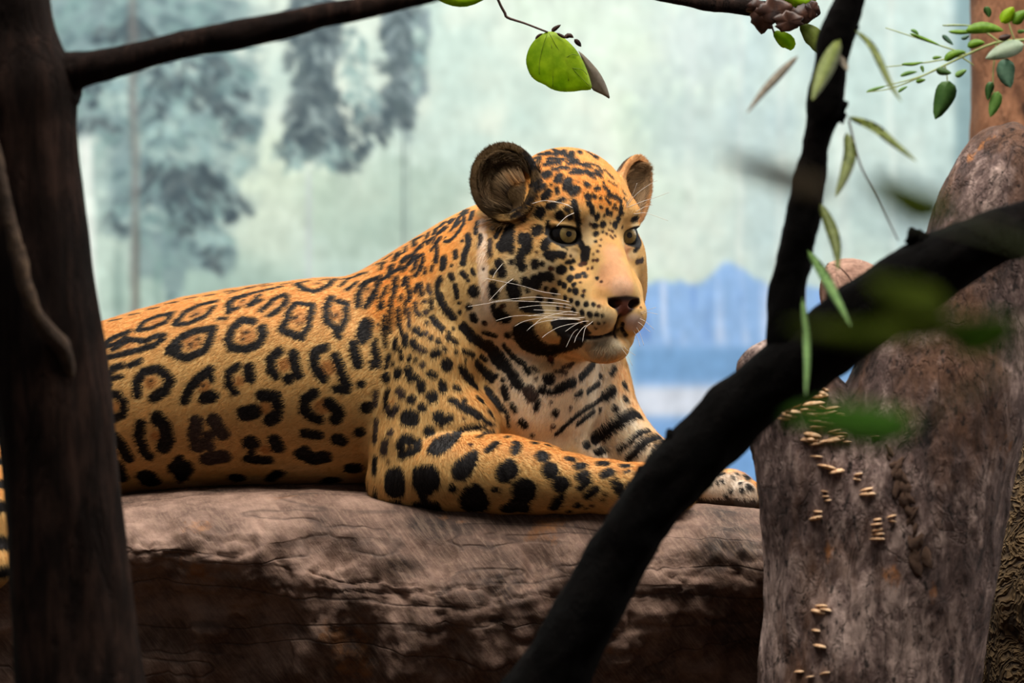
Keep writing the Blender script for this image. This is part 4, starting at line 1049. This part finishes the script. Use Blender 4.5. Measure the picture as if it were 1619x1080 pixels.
for x, y, r, v in ((870, 620, 110, 13), (900, 570, 60, 13), (950, 690, 60, 15), (950, 556, 34, 11), (764, 400, 26, 15), (768, 460, 26, 15), (770, 350, 22, 14), (840, 345, 30, 14), (480, 765, 70, 16), (590, 780, 30, 16), (960, 505, 40, 4), (980, 440, 40, 3)):
    longer(x, y, r, v)
hl = hl * (1 - 0.4 * nk)
hl[er] = 7
hl[in_n] = 26; hl[in_f] = 22
wgt = tri_a * np.where(fbare > 0.15, 0, 1.0)
wgt = wgt * np.where(vg[cf[:, 0]] == G['head'], 1.8, 1.0) * np.where(fc[:, 1] > 200, 0.4, 1.0) * np.where((in_n | in_f)[cf[:, 0]], 6.0, 1.0)
cum = np.cumsum(wgt); cum /= cum[-1]
fi = np.searchsorted(cum, rng.random(NF))
bu = rng.random((NF, 4)) ** 1.0; bu /= bu.sum(1)[:, None]
def lerp(a):
    return (a[cf[fi]] * (bu[:, :, None] if a.ndim == 2 else bu)).sum(1)
root = lerp(cv); rn = lerp(vn); rn /= np.linalg.norm(rn, axis=1)[:, None]
rt = lerp(flow) + rng.normal(0, 0.22, (NF, 3))
rt -= rn * (rt * rn).sum(1)[:, None]; rt /= np.maximum(np.linalg.norm(rt, axis=1), 1e-6)[:, None]
ln = lerp(hl) * rng.uniform(0.6, 1.25, NF)
lift = rng.uniform(0.06, 0.30, NF)
inear = lerp((in_n | in_f).astype(float)) > 0.5
lift[inear] = rng.uniform(0.5, 1.2, inear.sum())
tip = root + ln[:, None] * (rt * np.cos(lift)[:, None] + rn * np.sin(lift)[:, None])
side = np.cross(rn, rt); wd = (0.30 + 0.02 * ln) * rng.uniform(0.8, 1.2, NF)
base = root - rn * 0.6
fv = np.stack([base + side * wd[:, None], base - side * wd[:, None], tip], 1).reshape(-1, 3)
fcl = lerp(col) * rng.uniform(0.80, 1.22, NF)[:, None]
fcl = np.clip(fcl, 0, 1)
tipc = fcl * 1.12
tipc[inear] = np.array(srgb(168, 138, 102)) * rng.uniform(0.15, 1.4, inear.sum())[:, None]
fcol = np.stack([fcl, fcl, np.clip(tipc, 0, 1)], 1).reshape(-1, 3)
fm = Mat('jaguar_fur', 0.6, 0.2)
nt = fm.nt
vc = fm.n('ShaderNodeVertexColor', layer_name='Col')
fm.color(vc.outputs[0])
tr = fm.n('ShaderNodeBsdfTranslucent'); fm.l(vc.outputs[0], tr.inputs[0])
ms = fm.n('ShaderNodeMixShader'); ms.inputs[0].default_value = 0.45
fm.l(fm.b.outputs[0], ms.inputs[1]); fm.l(tr.outputs[0], ms.inputs[2])
fm.l(ms.outputs[0], nt.nodes['Material Output'].inputs[0])
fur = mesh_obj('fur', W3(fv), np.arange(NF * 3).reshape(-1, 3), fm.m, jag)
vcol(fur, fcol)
nrm = np.repeat(rn * 0.9 - rt * 0.1, 3, axis=0); nrm /= np.linalg.norm(nrm, axis=1)[:, None]
fur.data.normals_split_custom_set_from_vertices(nrm.astype(np.float32))
tag(fur, 'short dense golden fur with black rosettes', None, kind='stuff')
# ================================================================== eyes and whiskers
EM = {}
m = Mat('eye_dark', 0.25, 0.5); m.color(srgb(22, 15, 10)); EM['ball'] = m.m
m = Mat('eye_iris', 0.35, 0.5)
cc = m.n('ShaderNodeVertexColor', layer_name='Col'); m.color(cc.outputs[0]); EM['iris'] = m.m
m = Mat('eye_pupil', 0.2, 0.5); m.color((0.004, 0.004, 0.004)); EM['pupil'] = m.m
m = Mat('eye_cornea', 0.03, 0.5); m.color((1, 1, 1)); m.b.inputs['Transmission Weight'].default_value = 1.0; m.b.inputs['IOR'].default_value = 1.12
EM['cornea'] = m.m
def cap(c, g, R, a0, a1, rings, seg=40):
    """spherical cap band around direction g between angles a0..a1"""
    g = np.array(g, float); g /= np.linalg.norm(g)
    b = np.cross([0, 0, 1.0], g); b /= np.linalg.norm(b); d = np.cross(g, b)
    vs = []; rad = []
    for i in range(rings + 1):
        a = a0 + (a1 - a0) * i / rings
        for j in range(seg):
            p = 2 * math.pi * j / seg
            vs.append(c + R * (g * math.cos(a) + (b * math.cos(p) + d * math.sin(p)) * math.sin(a))); rad.append((i / rings, p))
    fs = [(i * seg + j, (i + 1) * seg + j, (i + 1) * seg + (j + 1) % seg, i * seg + (j + 1) % seg) for i in range(rings) for j in range(seg)]
    return W3(np.array(vs)), fs, np.array(rad)
RE = 24.0
for e, s in EYES:
    g = (0.33, -0.94, 0.05) if s > 0 else (0.42, -0.90, 0.02)
    v, f, _ = cap(e, g, RE, 0.02, math.pi - 0.02, 28)
    ball = mesh_obj('eye', v, f, EM['ball'], jag); ball['label'] = 'amber eye with a small round dark pupil'
    v, f, rd_ = cap(e, g, RE + 0.35, 0.12, 0.60, 12)
    ir = mesh_obj('iris', v, f, EM['iris'], ball)
    t = rd_[:, 0]; rays = 0.85 + 0.25 * vnoise(np.stack([np.cos(rd_[:, 1]) * 9, np.sin(rd_[:, 1]) * 9, t * 2], 1), 5)
    ic = np.array(srgb(112, 84, 40))[None] * (1 - t[:, None]) + np.array(srgb(168, 142, 78))[None] * t[:, None]
    ic = ic * rays[:, None] * (1 - 0.75 * ss(0.82, 1.0, t))[:, None]
    vcol(ir, ic)
    v, f, _ = cap(e, g, RE + 0.6, 0.005, 0.19, 4)
    mesh_obj('pupil', v, f, EM['pupil'], ball)
    v, f, _ = cap(e + np.array(g) * 1.8, g, RE + 0.4, 0.005, 0.85, 12)
    mesh_obj('cornea', v, f, EM['cornea'], ball)

wm = Mat('whisker', 0.4, 0.4); wm.color(srgb(222, 212, 200))
def whisker(pts, out=30, r=0.6):
    p0 = on_skin(*pts[0])
    if p0 is None: return
    w0 = p0[1]; n = len(pts)
    rows = [(x, y, w0 + 3 - out * (i / (n - 1)) ** 0.8, r * (1 - 0.8 * i / (n - 1))) for i, (x, y) in enumerate(pts)]
    v, f = tube(rows, 16, 5)
    mesh_obj('whisker', v, f, wm.m, jag)
for pts, out in [
    ([(888, 466), (855, 461), (821, 451), (767, 440)], 40), ([(905, 484), (888, 480), (844, 477), (799, 476), (770, 480), (740, 485)], 50), ([(903, 478), (878, 473), (844, 470), (817, 472), (777, 477)], 46),
    ([(916, 495), (900, 493), (873, 491), (844, 490)], 40), ([(912, 503), (888, 502), (844, 499), (811, 500), (784, 507)], 46), ([(918, 505), (900, 504), (858, 503), (829, 508), (814, 516)], 42),
    ([(920, 506), (900, 505), (873, 506), (847, 512), (833, 523)], 40), ([(921, 510), (900, 513), (882, 518), (866, 527), (857, 534)], 40), ([(926, 502), (911, 503), (890, 504), (870, 508)], 34),
    ([(932, 508), (920, 509), (907, 515), (894, 524)], 34), ([(938, 508), (934, 511), (925, 520), (921, 541)], 26), ([(930, 514), (922, 518), (912, 531), (908, 542)], 26), ([(915, 520), (906, 527), (895, 549)], 24),
    ([(905, 488), (880, 484), (850, 483), (820, 487)], 44), ([(914, 498), (890, 497), (862, 496), (835, 500)], 40), ([(908, 492), (880, 496), (855, 505), (842, 516)], 40),
    ([(799, 448), (786, 462), (773, 476)], 12), ([(799, 412), (784, 430), (779, 440)], 14), ([(815, 439), (800, 449), (790, 462)], 14),
    ([(908, 330), (890, 322), (863, 317), (841, 322)], 40), ([(910, 336), (895, 343), (880, 358)], 34), ([(905, 326), (880, 320), (866, 319)], 26), ([(918, 318), (915, 325), (919, 334)], 8), ([(924, 318), (920, 326), (921, 332)], 8),
    ([(990, 329), (1015, 319), (1040, 311), (1058, 304)], 10), ([(1000, 338), (1007, 338), (1022, 337), (1056, 349)], 6), ([(988, 331), (1006, 307), (1033, 288), (1040, 286)], 16), ([(988, 327), (1000, 308), (1007, 290)], 12), ([(1004, 336), (1018, 328), (1032, 324)], 4),
    ([(1010, 495), (1019, 492), (1037, 486)], 6), ([(1010, 498), (1024, 494), (1040, 497)], 4), ([(1006, 508), (1014, 513), (1028, 525)], 6), ([(1005, 515), (1012, 528), (1018, 546)], 8), ([(1000, 520), (1008, 535), (1012, 548)], 8), ([(985, 545), (991, 553), (1005, 562)], 8), ([(980, 548), (990, 560), (1000, 578)], 8), ([(1008, 503), (1020, 508), (1034, 521)], 6)]:
    whisker(pts, out)

# ================================================================== foreground wood
DB = wood('dark_bark', srgb(9, 7, 6), srgb(33, 23, 19), srgb(74, 53, 44), 13, 1.0, (1, 1, 0.16), rough=0.95, spec=0.08)
DB2 = wood('black_bark', srgb(4, 3, 3), srgb(10, 8, 7), srgb(20, 14, 13), 12, 0.7, (1, 1, 0.5), rough=0.95, spec=0.06)
TL = -1000
tv, tf = tube([(190, 1800, TL, 150), (150, 1300, TL, 104), (125, 1080, TL, 91), (112, 920, TL, 85), (98, 760, TL, 81), (80, 600, TL, 83), (62, 450, TL, 81), (46, 300, TL, 77), (36, 210, TL, 79), (28, 140, TL, 84), (12, 60, TL, 70), (-2, 0, TL, 72), (-30, -120, TL, 72), (-60, -400, TL, 68)], 220, 64, 6, 0.016, 71, True, 4)
ltree = mesh_obj('dark_tree_trunk', tv, tf, DB)
tag(ltree, 'dark tree trunk in front of the jaguar hindquarters with one thin side branch', 'tree')
tv, tf = tube([(70, 150, TL, 50), (100, 122, TL, 40), (122, 112, TL - 8, 27), (160, 104, TL - 14, 22), (230, 86, TL - 20, 20), (300, 69, TL - 24, 20), (380, 54, TL - 28, 20), (450, 38, TL - 30, 19), (540, 19, TL - 34, 17), (620, 3, TL - 36, 14), (690, -12, TL - 38, 12), (800, -40, TL - 40, 9), (900, -80, TL - 40, 4)], 120, 28, 2.0, 0.05, 73, True, 3)
mesh_obj('side_branch', tv, tf, DB, ltree)
VB = wood('vine_bark', srgb(30, 22, 16), srgb(66, 50, 38), srgb(104, 82, 62), 16, 0.6)
tv, tf = tube([(-60, 60, TL - 90, 8), (-22, 190, TL - 100, 9), (2, 290, TL - 104, 10), (20, 370, TL - 106, 10), (34, 425, TL - 106, 11), (50, 480, TL - 104, 10), (72, 520, TL - 96, 11), (100, 552, TL - 80, 12), (112, 600, TL - 62, 8), (116, 640, TL - 56, 3)], 90, 16, 1.6, 0.08, 75, True, 2)
mesh_obj('vine', tv, tf, VB, ltree)

TB = -980
tv, tf = tube([(600, 1790, TB, 86), (670, 1480, TB, 74), (768, 1220, TB, 62), (862, 1085, TB, 50), (920, 985, TB, 47), (975, 888, TB, 44), (1022, 808, TB, 43), (1078, 742, TB, 45), (1165, 652, TB, 45), (1240, 590, TB, 50), (1320, 532, TB, 50), (1400, 474, TB, 50), (1480, 424, TB, 48), (1550, 386, TB, 40), (1640, 352, TB, 36), (1800, 300, TB, 34), (2000, 220, TB, 30)], 260, 40, 5.0, 0.03, 81, True, 2, lumps=((1620, 1.2, 16, 16), (1150, 2.6, 30, 7), (700, 0.2, 26, 7), (1000, 4, 24, 6)))
br = mesh_obj('forked_branch', tv, tf, DB2)
tag(br, 'black forked branch crossing in front of the log and leaning trunk', 'branch')
tv, tf = tube([(1262, 590, TB, 40), (1246, 545, TB, 33), (1242, 490, TB, 28), (1252, 420, TB, 25), (1266, 350, TB, 24), (1280, 280, TB, 22), (1292, 215, TB, 20), (1305, 165, TB, 27), (1312, 110, TB, 24), (1322, 60, TB, 25), (1344, 0, TB, 20), (1370, -80, TB, 18), (1400, -200, TB, 16)], 160, 28, 3.0, 0.05, 83, True, 2)
mesh_obj('fork', tv, tf, DB2, br)
# little knobs on the branches
KN = [lump_data('knob', 90 + i, DB2) for i in range(2)]
for x, y, r in ((1443, 374, 11), (1455, 380, 13), (1330, 168, 10), (1330, 185, 8), (1282, 200, 8), (1352, 45, 6), (1278, 400, 7), (1014, 748, 10), (1316, 470, 12), (1195, 582, 12), (1060, 690, 10)):
    o = bpy.data.objects.new('knob', KN[0]); COL.objects.link(o); o.parent = br
    o.location = P(x, y, TB - 4); o.scale = (r * S,) * 3

# ================================================================== leaves
def leaf_mat(name, c1, c2, tr=0.5):
    m = Mat(name, 0.45, 0.4)
    cl = m.ramp(m.noise(m.coord(), 60, 4), [(0.35, c1), (0.65, c2)])
    m.color(cl)
    t = m.n('ShaderNodeBsdfTranslucent'); m.l(cl, t.inputs[0])
    x = m.n('ShaderNodeMixShader'); x.inputs[0].default_value = tr
    m.l(m.b.outputs[0], x.inputs[1]); m.l(t.outputs[0], x.inputs[2])
    m.l(x.outputs[0], m.nt.nodes['Material Output'].inputs[0])
    return m.m
LM = {'lime': leaf_mat('leaf_lime', srgb(150, 184, 20), srgb(186, 210, 40), 0.6),
      'green': leaf_mat('leaf_green', srgb(96, 140, 30), srgb(140, 178, 60), 0.5),
      'mid': leaf_mat('leaf_mid', srgb(120, 160, 84), srgb(146, 182, 104), 0.6),
      'deep': leaf_mat('leaf_deep', srgb(52, 86, 38), srgb(74, 110, 50), 0.35),
      'blue': leaf_mat('leaf_blue', srgb(72, 106, 84), srgb(98, 130, 106), 0.35),
      'olive': leaf_mat('leaf_olive', srgb(122, 136, 62), srgb(156, 166, 90), 0.6),
      'pale': leaf_mat('leaf_pale', srgb(176, 196, 168), srgb(206, 218, 196), 0.5),
      'brown': leaf_mat('leaf_brown', srgb(40, 24, 20), srgb(88, 56, 42), 0.25),
      'dry': leaf_mat('leaf_dry', srgb(128, 116, 100), srgb(160, 148, 128), 0.55)}
def leaf(pts, width, mat, w, parent, name='leaf', fold=0.3, dw=0.0, n=11, peak=0.42):
    """lance-shaped blade along a polyline, folded a little at its midrib"""
    rows = catmull([list(U(x, y, w + dw * i / max(1, len(pts) - 1))) for i, (x, y) in enumerate(pts)], n)
    tn = np.gradient(rows, axis=0); tn /= np.linalg.norm(tn, axis=1)[:, None]
    vs = []; fs = []
    for i in range(n):
        t = i / (n - 1)
        hw = 0.5 * width * (math.sin(math.pi * t ** (math.log(0.5) / math.log(peak))) ** 0.8 if 0 < t < 1 else 0.03)
        sd = np.cross(tn[i], [0, 1, 0]); sd /= np.linalg.norm(sd)
        nf = np.array([0, -1.0, 0])
        vs += [rows[i] - sd * hw + nf * hw * fold, rows[i] - nf * 0.0, rows[i] + sd * hw + nf * hw * fold,
               rows[i] + np.array([0, 0.6, 0])]
    for i in range(n - 1):
        a = i * 4; b = a + 4
        fs += [(a, a + 1, b + 1, b), (a + 1, a + 2, b + 2, b + 1), (a + 2, a + 3, b + 3, b + 2), (a + 3, a, b, b + 3)]
    return mesh_obj(name, W3(np.array(vs)), fs, LM[mat], parent)
def stem(rows, mat, parent, name='stem', n=24):
    v, f = tube(rows, n, 7); return mesh_obj(name, v, f, mat, parent)
SM = Mat('green_stem', 0.6, 0.3); SM.color(srgb(140, 150, 90))
SB = Mat('brown_stem', 0.7, 0.3); SB.color(srgb(96, 76, 70))

# narrow leaves on the forked branch
for pts, wd, mt, dw in (([(1262, 88), (1232, 118), (1206, 146), (1180, 180)], 17, 'dry', -40), ([(1328, 62), (1312, 95), (1298, 125), (1284, 158)], 34, 'olive', -30),
        ([(1352, 48), (1376, 70), (1392, 100), (1408, 134), (1426, 162)], 15, 'olive', -30), ([(1340, 185), (1380, 200), (1410, 224), (1450, 256)], 18, 'olive', -40),
        ([(1338, 210), (1344, 240), (1336, 275), (1321, 312)], 26, 'olive', -20), ([(1296, 322), (1312, 356), (1322, 390), (1325, 428)], 24, 'olive', -20),
        ([(1276, 396), (1300, 430), (1318, 465), (1346, 516)], 22, 'mid', -60), ([(1268, 470), (1274, 520), (1276, 570), (1274, 625)], 16, 'mid', -80),
        ([(1322, 85), (1334, 100), (1340, 112)], 14, 'dry', -10)):
    leaf(pts, wd * 0.72, mt, TB - 30, br, dw=dw * 6)
# thin dry tendrils
stem([(1342, 190, TB, 1.6), (1360, 260, TB - 20, 1.4), (1385, 310, TB - 30, 1.2), (1420, 380, TB - 40, 1.0)], SB.m, br, 'tendril')

# overhead twig with the hanging heart-shaped leaf
TT = -260
v, f = tube([(560, -170, TT, 10), (700, -120, TT, 10), (860, -66, TT, 10), (980, -24, TT, 10), (1060, -4, TT, 10), (1120, 5, TT, 11), (1180, 12, TT, 12), (1240, 20, TT, 15), (1286, 16, TT, 12), (1296, 14, TT, 5)], 100, 14, 1.5, 0.09, 91)
tw = mesh_obj('overhead_twig', v, f, DB)
tag(tw, 'dark twig overhead carrying dead leaves and a hanging lime green heart leaf', 'twig')
stem([(776, -94, TT, 2.2), (782, -20, TT + 30, 2.2), (790, 5, TT + 40, 2.2), (798, 20, TT + 44, 2.3), (803, 28, TT + 46, 2.2), (830, 37, TT + 50, 1.7), (866, 51, TT + 54, 1.6)], SB.m, tw, 'petiole')
def blade(outline, w, mat, name, bulge=10, depth=None):
    """filled leaf outline with a soft bulge, as a fan of rings around its middle"""
    o = np.array(outline, float); m = o.mean(0); vs = []; n = len(o); fs = []
    R = 5
    for i in range(R + 1):
        t = i / R
        for p in o:
            q = m + (p - m) * t
            dd = 0 if depth is None else depth(q[0], q[1])
            vs.append(U(q[0], q[1], w - bulge * (1 - t * t) + dd))
    for i in range(R):
        for j in range(n):
            fs.append((i * n + j, (i + 1) * n + j, (i + 1) * n + (j + 1) % n, i * n + (j + 1) % n))
    k = len(vs)
    vs += [np.array(q) + np.array([0, 1.2, 0]) for q in vs]
    fs += [tuple(k + a for a in f[::-1]) for f in fs]
    base = R * n
    fs += [(base + j, k + base + j, k + base + (j + 1) % n, base + (j + 1) % n) for j in range(n)]
    return mesh_obj(name, W3(np.array(vs)), fs, LM[mat] if isinstance(mat, str) else mat, tw)
LH = TT + 54
heart = blade(catmull([(866, 50), (853, 56), (840, 70), (833, 86), (832, 101), (838, 118), (848, 128), (861, 134), (872, 141), (888, 145), (905, 145), (920, 143), (935, 141), (933, 126), (926, 106), (917, 88), (907, 74), (892, 60), (878, 51), (866, 50)], 44)[:-1], LH, 'lime', 'heart_leaf')
heart['label'] = 'lime green heart shaped leaf with dark veins'
VN = Mat('leaf_vein', 0.6, 0.3); VN.color(srgb(104, 128, 16))
for ps in ([(868, 52), (884, 80), (905, 108), (932, 136)], [(866, 52), (858, 75), (853, 100), (853, 118)], [(872, 70), (874, 100), (874, 138)], [(890, 88), (898, 104), (899, 128)], [(905, 108), (920, 110), (928, 118)], [(893, 92), (905, 86), (914, 88)]):
    v, f = tube([(x, y, LH - 7, 0.55) for x, y in ps], 10, 5)
    mesh_obj('vein', v, f, VN.m, heart)
blade(catmull([(914, 80), (922, 86), (934, 98), (946, 112), (955, 127), (961, 142), (964, 156), (955, 151), (944, 146), (936, 141), (932, 128), (926, 108), (914, 80)], 26)[:-1], LH + 10, 'dry', 'curled_edge', 4, lambda x, y: (x - 915) * 0.6)
for ps, wd in (([(872, 50), (878, 45), (887, 39)], 7), ([(880, 52), (890, 58), (897, 60)], 5), ([(892, 60), (900, 56), (907, 60)], 8), ([(908, 62), (914, 68), (919, 74)], 8), ([(846, 62), (852, 56), (858, 53)], 4)):
    leaf(ps, wd, 'brown', LH - 4, tw, 'dry_edge', n=6)
leaf([(660, -34), (700, -10), (738, 0), (780, -12)], 26, 'lime', TT, tw, n=13)
stem([(790, -90, TT, 1.6), (785, -50, TT, 1.6), (776, -8, TT, 1.6)], SB.m, tw, 'petiole')
# dead leaf bunch and green leaves at the end of the twig
def crumpled(cx, cy, rx, ry, dz, seed):
    r = np.random.default_rng(seed); n = 22
    out = [(cx + rx * math.cos(t) * r.uniform(0.72, 1.12), cy + ry * math.sin(t) * r.uniform(0.72, 1.12)) for t in np.linspace(0, 2 * math.pi, n, endpoint=False)]
    blade(out, TT + dz, 'brown', 'dead_leaf', 6, lambda x, y: 5 * math.sin(x * 0.11 + seed) * math.cos(y * 0.09 + seed))
for c_ in ((1206, 30, 20, 24, -20, 1), (1224, 18, 30, 22, -28, 2), (1246, 34, 26, 17, -34, 3), (1268, 22, 22, 18, -24, 4), (1284, 14, 12, 16, -30, 5), (1196, 12, 18, 14, -14, 6)):
    crumpled(*c_)
for ps, wd, mt, dz in (
        ([(1222, -14), (1250, -6), (1275, 4), (1292, -12)], 26, 'lime', -24), ([(1222, 50), (1236, 60), (1248, 70), (1250, 80)], 24, 'lime', -16), ([(1264, 38), (1280, 52), (1290, 66), (1292, 84)], 30, 'olive', -18)):
    leaf(ps, wd, mt, TT + dz, tw, n=9, peak=0.5)
stem([(1216, 20, TT, 1.8), (1220, 40, TT - 16, 1.6), (1224, 52, TT - 16, 1.4)], SB.m, tw, 'petiole')

# leafy sprig in front of the reddish trunk
WS = 420
sp = empty('leafy_sprig', P(1700, 60, WS))
tag(sp, 'green leafy sprig reaching in front of the reddish brown trunk', 'sprig')
def sx_(X, Y): return (1360 + X / 5.4, Y / 5.4)
def kid(o): return adopt(o, sp)
kid(stem([(1760, 20, WS + 20, 4), (1640, 60, WS + 10, 3), (1580, 66, WS, 2.2), (1530, 86, WS, 2), (1488, 106, WS, 1.7), (1450, 124, WS, 1.4), (1408, 140, WS, 1.0), (1370, 146, WS, 0.6)], SM.m, None))
for a, b, c in (((1530, 86), (1480, 70), (1400, 44)), ((1530, 86), (1470, 98), (1400, 106)), ((1490, 106), (1452, 122), (1400, 136)), ((1580, 66), (1540, 42), (1490, 40)), ((1520, 90), (1532, 98), (1540, 104)), ((1494, 104), (1497, 118), (1498, 132)), ((1590, 66), (1592, 80), (1590, 100)), ((1604, 64), (1596, 40), (1592, 20)), ((1575, 68), (1570, 120), (1572, 160))):
    kid(stem([(a[0], a[1], WS, 1.5), (b[0], b[1], WS, 1.2), (c[0], c[1], WS, 0.8)], SM.m, None, n=10))
for t in ('420 285 540 330 690 390 34 green;430 255 470 270 500 295 34 mid;700 300 740 335 795 385 46 blue;700 220 820 215 940 222 20 pale;750 270 880 275 1010 262 44 green;900 262 1060 235 1225 262 105 green;1200 190 1260 130 1310 60 120 lime;1300 200 1350 150 1420 90 110 green;1340 270 1370 270 1420 260 40 mid;915 400 985 370 1065 365 80 green;720 520 790 465 905 440 78 green;350 548 450 548 540 530 34 green;340 650 410 625 490 612 40 mid;50 785 130 760 225 732 30 mid;475 700 510 690 560 680 44 green;320 790 360 760 405 738 30 mid;615 500 650 492 700 488 34 green;520 560 530 585 540 620 34 mid;650 590 700 610 780 625 74 deep;810 650 850 630 910 595 60 mid;760 690 720 820 640 1020 190 deep;1260 500 1240 620 1285 750 170 blue;1400 380 1240 430 1070 500 150 pale;1180 780 1150 880 1110 1000 110 mid;1180 330 1240 320 1290 300 60 brown;860 330 900 320 930 300 40 blue;1060 60 1090 100 1100 150 70 deep;1130 700 1100 760 1090 860 80 deep').split(';'):
    k = t.split(); q = [float(z) for z in k[:-1]]
    kid(leaf([sx_(q[0], q[1]), sx_(q[2], q[3]), sx_(q[4], q[5])], q[6] / 5.4, k[-1], WS - 8 + random.uniform(-30, 20), None, n=8))

# bamboo leaves very close to the viewer
WB = -4100
bb = empty('bamboo_twig', P(1980, 420, WB))
tag(bb, 'bamboo twig with long narrow leaves hanging between the viewer and the branch', 'bamboo')
def kb(o): return adopt(o, bb)
kb(stem([(2000, 430, WB, 5), (1900, 440, WB, 4), (1780, 470, WB, 3), (1680, 500, WB, 2)], SM.m, None))
for a, b in (((1700, 494), (1610, 512)), ((1800, 464), (1500, 318)), ((1760, 476), (1450, 668)), ((1850, 452), (1320, 300))):
    m_ = ((a[0] + b[0]) / 2, (a[1] + b[1]) / 2 + 4)
    kb(stem([(a[0], a[1], WB, 1.6), (m_[0], m_[1], WB, 1.3), (b[0], b[1], WB, 0.9)], SM.m, None, n=12))
for ps, wd, mt in (([(1320, 306), (1260, 290), (1200, 268), (1130, 244)], 22, 'dry'), ([(1500, 318), (1460, 330), (1420, 310), (1370, 275)], 32, 'olive'), ([(1610, 512), (1480, 520), (1360, 528), (1240, 512)], 24, 'olive'), ([(1450, 668), (1390, 676), (1320, 664), (1240, 660)], 40, 'mid'),
        ([(1610, 512), (1560, 530), (1520, 534), (1485, 510)], 36, 'green'), ([(1500, 480), (1460, 485), (1420, 470), (1370, 440)], 40, 'olive')):
    kb(leaf(ps, wd, mt, WB, None))
